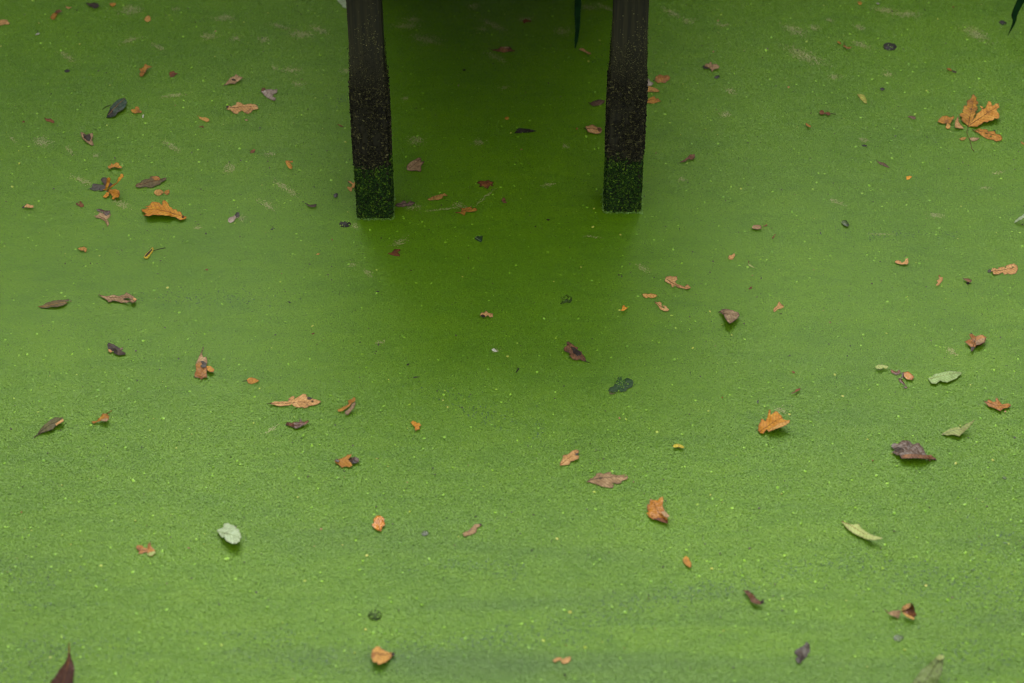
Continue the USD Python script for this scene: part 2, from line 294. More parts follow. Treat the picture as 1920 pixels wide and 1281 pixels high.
def post(x, y, W, D, seed, label, yaw):
    rng = np.random.default_rng(seed)
    t = thing('wooden_post', label, 'post', (x, y, 0))
    UsdGeom.Xformable(stage.GetPrimAtPath(t)).AddRotateZOp().Set(yaw)
    top = 0.86
    cage = trimesh.creation.box((1, 1, 1))
    # shaft: a squared timber with worn edges, a grid of vertices moved by noise
    sh = box(W * 0.985, D * 0.985, top + 0.5, (0, 0, (top - 0.5) / 2), 0.005)
    sh = sh.subdivide_to_size(0.022)
    v = np.array(sh.vertices)
    nz = meshkit.fbm(np.stack([v[:, 0] * 40, v[:, 1] * 40, v[:, 2] * 4], -1) + seed, 3, seed) - 0.5
    v[:, :2] *= (1 + nz * 0.03)[:, None]
    part(t, 'shaft', trimesh.Trimesh(v, sh.faces, process=False), 'old_timber', smooth=35)

    def crust(side, u, z):
        n = meshkit.fbm(np.stack([u * 5 + side * 9, z * 26, side * 3.7 + seed], -1), 3, seed)
        hole = np.clip((n - 0.40) * 9, 0.03, 1)
        up = 1.0
        return hole * up * np.clip((z - 0.165) / 0.02, 0, 1)
    v, f, r = flakes(21000, W, D, 0.16, 0.43, 0.0040, rng, lambda s, u, z: crust(s, u, z) * np.clip((0.43 - z) / 0.16, 0, 1) ** 0.7, 0.0058, 0.25)
    v2, f2, r2 = flakes(17000, W, D, 0.3, 0.55, 0.0019, rng, lambda s, u, z: np.clip((0.54 - z) / 0.16, 0, 1) ** 1.4 * np.clip((z - 0.3) / 0.08, 0, 1), 0.0030, 0.3)
    v, f, r = np.concatenate([v, v2]), np.concatenate([f, f2 + len(v)]), np.concatenate([r, r2])
    part(t, 'dried_crust', (v, f), 'dried_crust', primvars={'rnd': r}, kind='stuff', label='rough dark crust of dried duckweed and roots')
    def tide(side, u, z):
        top = 0.185 + 0.05 * (meshkit.fbm(np.stack([u * 3.5 + side * 5, u * 0 + seed, u * 0], -1), 2, seed) - 0.5)
        return np.clip((top - z) / 0.05, 0, 1) ** 0.8 * np.clip(0.55 + 1.1 * (meshkit.noise(np.stack([u * 9 + side, z * 60, side + seed], -1), seed) - 0.2), 0.2, 1)
    v, f, r = flakes(12000, W, D, 0.0, 0.25, 0.0036, rng, tide, 0.0050, 0.4)
    part(t, 'algae_band', (v, f), 'wet_algae', primvars={'rnd': r}, kind='stuff', label='wet green algae and duckweed clinging above the waterline')

    def specks(side, u, z):
        return np.clip(1.25 - np.abs(z - 0.5) / 0.16, 0, 1) * np.clip(meshkit.noise(np.stack([u * 4 + side, z * 14, side + seed], -1), seed) * 1.8 - 0.3, 0.1, 1)
    v, f, r = flakes(2600, W, D, 0.36, 0.7, 0.0017, rng, specks, 0.001, 0.92)
    part(t, 'dried_specks', (v, f), 'dried_specks', primvars={'rnd': r}, kind='stuff', label='pale specks of dried duckweed')
    # fronds pushed up against the timber at the waterline
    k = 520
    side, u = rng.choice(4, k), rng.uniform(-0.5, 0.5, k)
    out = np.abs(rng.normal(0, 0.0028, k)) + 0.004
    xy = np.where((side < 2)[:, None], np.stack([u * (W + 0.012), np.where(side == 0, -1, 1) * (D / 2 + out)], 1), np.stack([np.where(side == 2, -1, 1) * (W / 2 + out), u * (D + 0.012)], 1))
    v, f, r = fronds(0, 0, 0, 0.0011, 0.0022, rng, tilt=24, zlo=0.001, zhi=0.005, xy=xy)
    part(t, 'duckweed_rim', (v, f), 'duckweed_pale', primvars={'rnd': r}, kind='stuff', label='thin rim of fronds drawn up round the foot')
    return t


# ------------------------------------------------------------------ the two posts and the jetty they carry
POSTS = [(-0.3428, 4.446, 0.080, 0.080), (0.2776, 4.470, 0.083, 0.080)]
post(*POSTS[0], 3, 'dark square timber post with crusted lower half, the left one of two', 0.0)
post(*POSTS[1], 8, 'dark square timber post with mossy foot, the right one beside floating leaves', -1.5)

px = (POSTS[0][0] + POSTS[1][0]) / 2
py = POSTS[0][1]
HW = 0.425
DZ = 0.69
t = thing('jetty_deck', 'dark plank deck of the jetty resting on the two posts', 'jetty', (px, py, 0))
for s in (-1, 0, 1):
    part(t, 'joist', box(0.06, 2.16, 0.1, (s * (HW - 0.12), 1.06, DZ + 0.05)), 'old_timber')
part(t, 'cross_beam', box(2 * HW - 0.02, 0.05, 0.1, (0, 0.02, DZ + 0.05)), 'old_timber')
for k in range(16):
    part(t, 'deck_board', box(2 * HW, 0.13, 0.03, (0, -0.06 + k * 0.138, DZ + 0.117)), 'old_timber')

SHADE_BOARD_Z = [max(0.06, 3.97 - 0.748 * (py + 0.06 + k * 0.128) + 0.04) for k in range(16)]  # lower ends of boards added out of view to darken the water under the deck
for s in (-1, 1):
    for k in range(16):
        part(t, 'skirt_board', box(0.02, 0.12, DZ + 0.09 - SHADE_BOARD_Z[k], (s * (HW - 0.04), 0.12 + k * 0.128, (DZ + 0.09 + SHADE_BOARD_Z[k]) / 2)), 'old_timber')


# ------------------------------------------------------------------ unseen shrubs sized to shade the pond; side rows added to darken the edges
material('shrub_leaf', {
    'a': ('attribute', {'attribute': 'rnd'}), 'r': ('rgb_ramp', {'ramp': [(0.0, (0.02, 0.045, 0.012)), (0.6, (0.045, 0.085, 0.02)), (1.0, (0.10, 0.13, 0.03))]}),
    'p': ('principled_bsdf', {'roughness': 0.5}), 't': ('translucent_bsdf', {}), 'm': ('mix_closure', {'fac': 0.25})},
    [('a.fac', 'r.fac'), ('r.color', 'p.base_color'), ('r.color', 't.color'), ('p.BSDF', 'm.closure1'), ('t.BSDF', 'm.closure2')], surface='m.closure')


def shrub(x, y, h, w, seed, label):
    rng = np.random.default_rng(seed)
    t = thing('shrub', label, 'shrub', (x, y, 0.25))
    n = 5200
    d = rng.normal(size=(n, 3))
    d /= np.linalg.norm(d, axis=1, keepdims=True)
    lump_ = 0.72 + 0.5 * meshkit.fbm(d * 2.2 + seed, 3, seed)
    c = d * (lump_ * rng.random(n) ** 0.35)[:, None] * (w, w * 0.8, h / 2) + (0, 0, h / 2)
    c = c[c[:, 2] > 0.02]
    n = len(c)
    a = rng.normal(size=(n, 3))
    a /= np.linalg.norm(a, axis=1, keepdims=True)
    b = np.cross(a, rng.normal(size=(n, 3)))
    b /= np.linalg.norm(b, axis=1, keepdims=True)
    s = rng.uniform(0.03, 0.06, n)[:, None]
    q = np.stack([c - a * s, c - b * s * 0.4, c + a * s, c + b * s * 0.4], 1)
    f = (np.array([[0, 1, 2], [0, 2, 3]])[None] + np.arange(n)[:, None, None] * 4).reshape(-1, 3)
    part(t, 'crown', (q.reshape(-1, 3), f), 'shrub_leaf', primvars={'rnd': np.repeat(rng.random(n), 4)})
    for k in range(5):
        g = rng.uniform(0, 6.28)
        tip = np.array([math.cos(g) * w * 0.55, math.sin(g) * w * 0.5, h * 0.8])
        part(t, 'branch', trimesh.creation.cylinder(0.018, segment=[(math.cos(g) * 0.05, math.sin(g) * 0.05, -0.4), tip], sections=7), 'old_timber')


for args in [(-3.4, 6.6, 3.3, 1.1, 1, 'bushy green shrub far left on the bank'), (-2.2, 6.7, 2.9, 1.1, 2, 'tall bushy shrub on the bank left of the jetty'), (-1.1, 6.8, 2.7, 0.9, 3, 'green shrub on the bank just left of the jetty'), (0.1, 6.9, 2.8, 0.8, 7, 'green shrub on the bank behind the jetty'), (1.1, 6.9, 2.4, 0.9, 4, 'green shrub on the bank just right of the jetty'), (2.2, 6.9, 2.1, 1.0, 5, 'wide shrub on the bank right of the jetty'), (3.4, 6.9, 2.2, 1.0, 6, 'bushy green shrub far right on the bank'), (-3.1, 5.0, 2.9, 1.0, 11, 'shrub on the left bank nearest the jetty'), (-3.0, 3.4, 2.7, 0.95, 12, 'shrub half way along the left bank'), (-2.8, 1.9, 2.5, 0.95, 13, 'low shrub at the near end of the left bank'), (3.2, 5.0, 2.2, 0.95, 14, 'shrub on the right bank nearest the jetty'), (3.1, 3.2, 2.3, 0.95, 15, 'shrub half way along the right bank'), (2.8, 1.8, 2.5, 0.95, 16, 'low shrub at the near end of the right bank')]:
    shrub(*args)

# ------------------------------------------------------------------ floating leaves
# name, category, label, place on the water (m), pieces [part, colour, outline x y z in 0.1 mm, holes, bulge mm, lies on the blade, label], ribs, rib colour, stalk, stalk colour
LEAVES = [
['oak_leaf', 'leaf', 'pale tan leaf cut off by the left edge near the top',[-1.3966,5.2025],[['blade', 'tan',[-260,-61,49,-206,48,35,-133,42,25,-74,127,20,-4,145,20,93,118,27,148,122,33,138,65,30,229,-48,40,181,-97,32,103,-70,24,17,-111,19,-68,-146,23,-160,-129,33],[],None,0,None]],[],None,[],None],
['curled_leaf', 'leaf', 'curled orange leaf with a dark brown upright tip near the top left corner',[-1.258,5.2327],[['blade', 'ochre',[-94,-51,25,-69,78,19,-5,150,24,60,169,32,82,113,29,70,4,21,36,-148,22,-2,-186,28,-76,-129,30],[],None,0,None],['tip', 'brown',[-1,136,34,56,180,93,139,148,139,226,113,120,185,55,109,92,65,56],[],None,0,None]],[],None,[],None],
['leaf_fragment', 'leaf', 'small flat tan scrap between the curled orange and blackish leaves,top left',[-1.2239,5.2718],[['blade', 'tan',[-90,44,23,-35,37,19,25,6,20,103,28,26,60,-39,22,-4,-60,19,-57,-14,21],[],None,0,None]],[],None,[],None],
['brown_leaf', 'leaf', 'blackish brown leaf lying along the top edge at left',[-1.1554,5.2767],[['blade', 'umber',[-210,89,80,-80,72,70,11,88,81,126,56,82,172,-41,63,121,-91,42,46,-105,21,-47,-63,48,-143,-11,73],[],None,0,None]],[],None,[],None],
['leaf_fragment', 'leaf', 'small two-lobed ochre scrap at the top edge right of the blackish leaf',[-1.1025,5.2806],[['blade', 'ochre',[-96,47,59,-29,89,51,78,66,59,94,-7,55,39,-38,32,18,-86,23,-34,-38,32,-70,-37,45],[],None,0,None]],[],None,[],None],
['leaf_fragment', 'leaf', 'small rounded orange-tan scrap alone in the upper left area',[-0.9991,5.22],[['blade', 'ochretan',[-90,-63,31,-77,71,21,5,161,21,70,70,21,86,-77,19,4,-164,26],[],None,0,None]],[],None,[],None],
['feather', 'feather', 'tiny pale grey feather-like wisp near the top left corner',[-1.2919,5.1522],[['blade', 'palegrey',[-64,-61,26,-31,36,19,39,58,25,58,0,25,-3,-35,19],[],None,0,None]],[],None,[],None],
['wet_scrap', 'leaf', 'tiny black wet scrap alone at upper left',[-1.19,4.9917],[['blade', 'black',[-88,14,22,-23,63,19,70,37,26,63,-45,23,-23,-69,19],[],None,0,None]],[],None,[],None],
['curled_leaf', 'leaf', 'curled golden brown leaf with twisted ends and dark underside,upper left',[-0.9828,4.9876],[['blade', 'ochre',[-146,66,81,-81,44,98,-12,95,125,-23,147,139,25,178,159,92,136,138,218,102,120,135,54,122,69,-7,116,46,-133,104,-22,-224,41,-93,-223,39,-123,-146,69,-84,-91,93],[],None,0,None]],[],None,[],None],
['leaf_fragment', 'leaf', 'small rusty toothed leaf right of the curled golden brown one',[-0.9055,4.9786],[['blade', 'rust',[-112,55,25,-58,119,19,13,127,22,45,58,23,132,17,33,82,-29,24,36,-108,19,-48,-154,25,-89,-90,28],[],None,0,None]],[],None,[],None],
['curled_leaf', 'leaf', 'folded grey-brown leaf with a pointed left end above the big tan oak leaf',[-0.7421,4.9448],[['blade', 'pink',[-247,-166,20,-200,-86,33,-133,0,72,-67,92,107,20,121,120,69,194,139,143,136,117,269,101,100,188,-3,93,100,-43,57,67,-106,31,-54,-116,57,-160,-131,37],[],None,0,None],['dark_patch', 'umber',[-44,10,92,45,27,105,88,3,88,46,-30,60,-17,-27,76],[],None,1,None]],[],None,[],None],
['laurel_leaf', 'leaf', 'dark blue-green leaf with a blackened lower tip,upper left',[-1.0375,4.8299],[['blade', 'darkgreen',[-234,-328,20,-200,-153,42,-171,67,65,-118,207,63,0,388,50,149,456,41,233,280,71,242,28,119,167,-104,93,54,-183,90,-1,-328,74,-126,-336,36],[],None,0,None],['rotten_tip', 'black',[-242,-345,21,-211,-151,41,-152,-32,65,-74,-153,74,-50,-305,65,-133,-339,34],[],None,1,None]],[[0,[-189,-261,28,-25,24,77,162,438,42]]],'tan',[-386,3,18,-322,108,18,-192,196,18],'umber'],
['leaf_fragment', 'leaf', 'small lobed orange scrap right of the dark blue-green leaf',[-0.9865,4.8243],[['blade', 'ochre',[-158,40,20,-118,61,25,-45,53,41,-35,134,56,34,143,57,88,60,49,82,10,44,158,-40,41,147,-107,38,57,-87,34,-8,-136,30,-84,-80,29,-123,-48,25],[],None,0,None]],[],None,[],None],
['white_stick', 'stick', 'tiny upright white sliver right of the dark blue-green leaf',[-0.9662,4.8023],[['blade', 'white',[-13,-73,24,-24,58,19,13,69,20,24,-53,21],[],1.0,0,None]],[],None,[],None],
['oak_leaf', 'leaf', 'large flat tan oak leaf with a dark base spot left of the left post',[-0.7131,4.8343],[['blade', 'tan',[-380,-54,38,-333,5,35,-373,68,37,-324,100,33,-251,66,29,-203,125,27,-136,156,23,-126,251,23,-39,255,20,74,161,20,213,184,23,355,166,29,431,89,33,474,-7,35,425,-58,32,338,-69,27,276,-175,24,210,-226,22,100,-169,20,41,-86,19,-24,-142,20,-70,-227,22,-158,-215,26,-235,-126,29,-291,-75,32],[],None,0,None],['dark_spot', 'umber',[-390,22,38,-374,74,37,-333,88,34,-315,39,33,-346,-2,35],[],None,1,None]],[[0,[-363,25,36,-89,9,22,434,62,33]]],'brown',[],None],
['leaf_fragment', 'leaf', 'small fish-shaped tan-brown scrap below the large tan oak leaf',[-0.8068,4.792],[['blade', 'ochretan',[-175,133,29,-118,84,24,-28,52,20,58,62,20,155,-32,30,163,-117,33,76,-132,23,-18,-57,19,-111,4,23],[],None,0,None]],[],None,[],None],
['leaf_fragment', 'leaf', 'tiny dark red scrap under the fish-shaped tan-brown one',[-0.809,4.7591],[['blade', 'rust',[-81,-5,25,-27,39,19,43,35,22,67,-38,25,-3,-31,19],[],None,0,None]],[],None,[],None],
['leaf_fragment', 'leaf', 'tiny rusty speck near the left edge above the ragged rusty leaf',[-1.2758,4.7791],[['blade', 'rust',[-46,-4,24,-4,56,19,39,2,19,12,-52,19],[],None,0,None]],[],None,[],None],
['leaf_fragment', 'leaf', 'ragged rusty scrap with dark ends left of the grey curled leaf',[-1.2073,4.7836],[['blade', 'rust',[-170,112,39,-82,87,24,4,93,19,104,5,24,138,-111,31,86,-120,25,5,-43,19,-85,-20,22],[],None,0,None]],[],None,[],None],
['curled_leaf', 'leaf', 'greyish curled leaf with brown torn tip,left of centre-left top area',[-1.0986,4.7108],[['blade', 'pink',[-205,174,98,-161,186,97,-60,104,76,64,116,111,115,133,120,143,21,101,116,-85,55,185,-257,21,136,-270,23,-11,-177,44,-135,-29,31,-185,80,74],[],None,0,None],['dark_hollow', 'umber',[-140,120,86,-59,88,72,53,83,103,84,-29,76,60,-137,45,-19,-116,45,-112,15,38],[],None,1,None]],[],None,[],None],
['leaf_fragment', 'leaf', 'small wavy orange scrap above the upright orange leaf cluster',[-1.0157,4.5968],[['blade', 'ochre',[-175,1,78,-105,37,79,-97,118,80,-38,51,80,25,117,99,92,115,92,119,22,83,203,-28,80,182,-86,77,96,-79,71,21,-33,63,-60,-57,69,-104,-112,73,-161,-65,76],[],None,0,None]],[],None,[],None],
['leaf_fragment', 'leaf', 'small rust-brown triangle left of the thin three-lobed orange scrap',[-0.6684,4.6603],[['blade', 'rust',[-68,-62,23,-52,38,20,30,95,25,78,53,29,40,-41,19,-26,-80,21],[],None,0,None]],[],None,[],None],
['leaf_fragment', 'leaf', 'tiny pinkish crumb just below the tip of the large tan oak leaf',[-0.6945,4.7866],[['blade', 'pink',[-44,13,24,23,34,21,46,-24,24,-24,-21,21],[],None,0,None]],[],None,[],None],
['grey_leaf', 'leaf', 'pale grey ragged leaf with a brown corner left of the left post',[-0.64,4.8959],[['blade', 'grey',[-255,63,49,-229,189,51,-161,217,38,-105,163,27,-19,194,21,71,173,20,176,188,25,187,30,31,102,-17,24,93,-131,26,169,-199,36,144,-351,39,50,-269,26,-63,-178,19,-158,-75,26],[],None,0,None],['brown_corner', 'brown',[-252,69,49,-226,200,51,-152,229,37,-132,148,30,-185,54,34],[],None,1,None]],[],None,[],None],
['leaf_fragment', 'leaf', 'thin three-lobed orange scrap left of the left post',[-0.5689,4.6111],[['blade', 'ochre',[-126,127,27,-42,145,25,-6,117,22,79,134,21,66,67,19,-1,46,19,65,-79,24,84,-195,34,18,-232,34,-40,-131,24,-101,4,20],[],None,0,None]],[],None,[],None],
['pale_green_leaf', 'leaf', 'pale grey-green leaf half hidden behind the top of the left post',[-0.466,5.2984],[['blade', 'palegreen',[-195,71,23,-154,-17,20,-55,-139,20,-12,-265,23,102,-334,30,168,-177,26,157,44,20,146,258,20,-5,341,26,-147,218,27],[],None,0,None]],[],None,[],None],
['brown_leaf', 'leaf', 'broad pinkish brown leaf just right of the left post',[-0.2438,4.6049],[['blade', 'pink',[-258,4,28,-159,115,45,-75,172,63,60,258,80,106,209,76,116,86,70,201,112,70,152,10,68,120,-62,63,118,-279,48,4,-225,37,-132,-232,30,-253,-169,20],[],None,0,None]],[[0,[-185,-161,26,-52,-16,45,79,198,77]]],'brown',[],None],
['pointed_leaf', 'leaf', 'long pointed brown leaf high up between the two posts',[-0.0261,5.0769],[['blade', 'brown',[-424,105,50,-279,20,62,-135,7,81,-45,87,109,117,114,97,207,99,100,279,-34,90,351,-48,88,333,-92,86,225,-97,80,45,-74,31,-99,-81,68,-243,-44,66,-333,34,55],[],None,0,None],['pale_flap', 'pink',[-41,49,130,117,66,130,200,49,130,182,-10,130,45,-10,130],[],None,0,None]],[],None,[],None],
['leaf_fragment', 'leaf', 'small orange scrap between the posts above the dark pointed leaf',[-0.0126,4.794],[['blade', 'ochre',[-76,-7,25,-14,70,19,56,42,20,49,-39,20,-13,-66,20],[],None,0,None]],[],None,[],None],
['wet_scrap', 'leaf', 'tiny blackish scrap in the dark water area between the posts',[-0.1279,4.9957],[['blade', 'black',[-49,1,23,1,46,19,51,4,25,-5,-52,19],[],None,0,None]],[],None,[],None],
['leaf_fragment', 'leaf', 'tiny grey scrap in the shade right of the left post',[-0.1426,4.9298],[['blade', 'grey',[-27,12,21,8,46,20,30,-10,20,-12,-47,23],[],None,0,None]],[],None,[],None],
['stem_fragment', 'stem', 'thin dark red curved stem piece left of the left post',[-0.4472,4.7641],[['blade', 'rust',[-103,60,28,-15,43,19,95,-52,31,25,-51,21],[],None,0,None]],[],None,[],None],
['leaf_fragment', 'leaf', 'tiny dark red crumb left of the left post near the pale grey leaf',[-0.5611,4.957],[['blade', 'rust',[-32,8,23,1,41,19,33,-11,24,-1,-39,19],[],None,0,None]],[],None,[],None],
['leaf_fragment', 'leaf', 'reddish brown folded scrap at the top between the posts',[0.0403,5.2051],[['blade', 'rust',[-129,32,49,-38,71,79,137,23,57,108,-33,53,-1,-27,49,-75,-67,21],[],None,0,None]],[],None,[],None],
['curled_leaf', 'leaf', 'small curled tan leaf below the hanging green blade',[0.1983,5.0712],[['blade', 'tan',[-182,102,60,-73,149,60,-20,91,60,32,4,60,138,-54,60,143,-141,60,65,-129,60,12,-54,60,-112,33,60],[],None,0,None]],[],None,[],None],
['oval_leaf', 'leaf', 'small oval mauve-brown leaf left of the right post',[0.2236,4.8576],[['blade', 'mauve',[-199,-10,37,-127,28,28,-19,110,20,122,131,21,219,87,25,188,-5,23,81,-100,20,-96,-152,26,-165,-89,33],[],None,0,None]],[],None,[-233,24,18,-158,-66,37],'umber'],
['pointed_leaf', 'leaf', 'dark olive pointed leaf floating between the two posts',[0.0329,4.7421],[['blade', 'darkolive',[-267,-91,31,-208,38,27,-155,122,24,-17,101,19,122,81,23,217,35,30,312,-16,40,156,-51,25,52,-61,20,-52,-77,20,-159,-83,24],[],None,0,None]],[[0,[-225,-18,28,18,31,19,295,-13,38]]],'umber',[],None],
['oak_leaf', 'leaf', 'crumpled tan leaf with a dark stalk just left of the right post',[0.2128,4.745],[['blade', 'tan',[-225,139,53,-131,141,52,-25,213,50,93,74,63,179,53,81,221,-39,90,174,-164,59,87,-168,40,-34,-152,49,-154,-102,53,-186,5,53],[],None,0,None],['brown_lobe', 'brown',[92,37,63,168,37,80,207,-48,88,171,-145,61,117,-100,50],[],None,1,None]],[[0,[-186,5,53,-47,32,53,141,-87,62]]],'brown',[-270,101,18,-186,-1,58],'umber'],
['berry', 'berry', 'tiny round orange berry left of the crumpled tan leaf',[0.1688,4.7512],[['blade', 'ochre',[-29,-1,20,-14,32,19,10,37,19,27,3,21,16,-34,20,-12,-38,19],[],4,0,None]],[],None,[],None],
['grey_leaf', 'leaf', 'pale grey leaf topmost of two partly hidden by the right post',[0.3611,4.9428],[['blade', 'grey',[-59,102,24,-3,164,20,42,154,19,63,50,21,154,-53,36,90,-154,27,-26,-145,19,-122,-128,29,-134,7,33],[],None,0,None]],[],None,[],None],
['oak_leaf', 'leaf', 'pale tan leaf jutting from behind the right post under the grey one',[0.3685,4.9114],[['blade', 'ochretan',[-202,21,35,-109,135,24,-2,153,19,67,111,21,152,46,29,235,-81,41,163,-108,31,24,-83,20,-118,-88,24,-207,-101,34],[],None,0,None]],[],None,[],None],
['oak_leaf', 'leaf', 'rounded dull orange lobed leaf right of the right post',[0.4027,4.957],[['blade', 'dullorange',[-229,-85,38,-185,121,31,-74,202,21,31,148,19,139,178,23,194,71,26,164,-39,24,108,-92,21,52,-174,19,-54,-147,20,-144,-184,27],[],None,0,None]],[],None,[-277,-71,18,-207,-59,40],'umber'],
['oak_leaf', 'leaf', 'toothed orange-brown leaf lowest of those beside the right post',[0.3702,4.8678],[['blade', 'ochre',[-240,-46,51,-151,-52,33,-75,99,22,16,159,19,71,213,20,83,73,21,153,80,25,228,-50,31,128,-95,23,21,-135,19,-84,-124,24,-154,-120,34],[],None,0,None]],[[0,[-188,-71,39,-8,9,19,200,-46,28]]],'brown',[],None],
['crumpled_leaf', 'leaf', 'crumpled brown star-shaped leaf with a dark wet side,upper right of the right post',[0.535,5.0051],[['blade', 'pink',[-205,27,40,-148,128,74,-81,64,102,-26,132,139,8,89,127,6,33,104,135,84,86,218,-22,80,160,-102,75,72,-107,56,-4,-199,30,-34,-97,48,-102,-27,61],[],None,0,None],['dark_lobe', 'umber',[-248,44,50,-167,73,50,-87,-25,50,-119,-76,50,-197,-70,50],[],None,0,None]],[],None,[],None],
['wet_scrap', 'leaf', 'blue-black wet scrap below the crumpled star-shaped leaf',[0.5473,4.9665],[['blade', 'black',[-86,-23,26,-27,52,20,62,65,23,68,-9,23,-18,-84,20],[],None,0,None]],[],None,[],None],
['curled_leaf', 'leaf', 'brown leaf curled to a thin point right of the right post',[0.4521,4.6266],[['blade', 'brown',[-250,-121,30,-111,-40,59,-23,36,84,48,114,116,171,148,100,172,19,76,96,-19,41,-8,-25,69,-97,-114,55],[],None,0,None]],[],None,[],None],
['leaf_fragment', 'leaf', 'small bright orange scrap at the top edge right of the right post',[0.9622,5.2911],[['blade', 'ochre',[-78,43,29,9,87,20,68,22,23,29,-69,22,-27,-83,19],[],None,0,None]],[],None,[],None],
['leaf_fragment', 'leaf', 'tiny whitish scrap at the top edge beside the bright orange one',[1.0117,5.2894],[['blade', 'palegrey',[-62,6,25,5,43,19,44,-7,21,14,-42,19],[],None,0,None]],[],None,[],None],
['leaf_fragment', 'leaf', 'tiny dark red scrap at the top right left of the black clump',[1.218,5.2742],[['blade', 'rust',[-37,0,20,5,38,19,36,-2,21,-5,-35,19],[],None,0,None]],[],None,[],None],
['curled_leaf', 'leaf', 'thin twisted orange-pink sliver at upper right near the black bubble',[0.9055,5.0893],[['blade', 'dullorange',[-101,68,50,-69,95,51,-23,28,59,26,-15,74,139,-12,90,45,-104,79,-14,-62,65],[],None,0,None],['end', 'ochre',[-253,235,79,-192,255,63,-128,215,31,-147,165,33,-206,174,54],[],None,0,None]],[],None,[-56,267,18,-43,185,18,-33,36,61],'brown'],
['leaf_fragment', 'leaf', 'slim orange-tipped brown scrap above the big oak sprig',[1.1703,4.9946],[['blade', 'ochre',[-80,29,68,3,52,59,71,0,32,48,-45,32,-44,-36,61],[],None,0,None],['tail', 'umber',[38,9,25,123,-23,19,191,-45,23,164,-118,22,81,-70,20],[],None,0,None]],[],None,[],None],
['yellow_leaf', 'leaf', 'small oblong yellow-green leaf at upper right',[0.9254,4.8761],[['blade', 'yellowgreen',[-129,143,41,-29,174,30,57,146,21,112,-69,24,96,-215,30,37,-209,26,-50,-36,19,-93,65,28],[],None,0,None]],[[0,[-105,128,36,76,-171,26]]],'tan',[],None],
['shredded_leaf', 'leaf', 'shredded rust-brown leaf with a trailing stalk at upper right',[0.8191,4.8127],[['blade', 'rust',[-131,48,50,-72,120,50,-6,81,50,-12,10,50,59,26,50,130,37,50,155,-72,50,81,-116,50,19,-28,50,-91,-83,50,-131,-28,50],[],None,0,None]],[],None,[144,-34,55,217,0,18,302,-22,18],'umber'],
['leaf_fragment', 'leaf', 'small greyish mauve scrap left of the big oak sprig',[1.0476,4.797],[['blade', 'mauve',[-127,28,30,-33,77,21,35,56,20,97,2,28,70,-79,28,2,-70,20,-43,-15,20],[],None,0,None]],[],None,[],None],
['leaf_fragment', 'leaf', 'small curled orange scrap below the shredded rust-brown leaf',[0.7713,4.7599],[['blade', 'ochre',[-64,95,70,-24,78,70,71,-30,70,66,-84,70,8,-68,70,-54,8,70],[],None,0,None]],[],None,[],None],
['wet_scrap', 'leaf', 'tiny blue-black scrap above the oblong yellow-green leaf',[0.982,4.9146],[['blade', 'black',[-64,27,27,21,82,19,75,2,25,5,-58,19,-36,-50,21],[],None,0,None]],[],None,[],None],
['wet_scrap', 'leaf', 'thin blackish scrap left of the oak sprig twig,right side',[0.9108,4.6838],[['blade', 'black',[-82,14,29,8,42,19,73,12,22,34,-39,20,-34,-30,21],[],None,0,None]],[],None,[],None],
['sliver_leaf', 'leaf', 'narrow reddish brown sliver pointing down right below the oak sprig',[0.9509,4.6095],[['blade', 'mauve',[-176,169,35,-91,92,25,27,73,19,101,-33,20,167,-142,24,75,-111,21,-20,-42,19,-85,-9,22],[],None,0,None]],[],None,[],None],
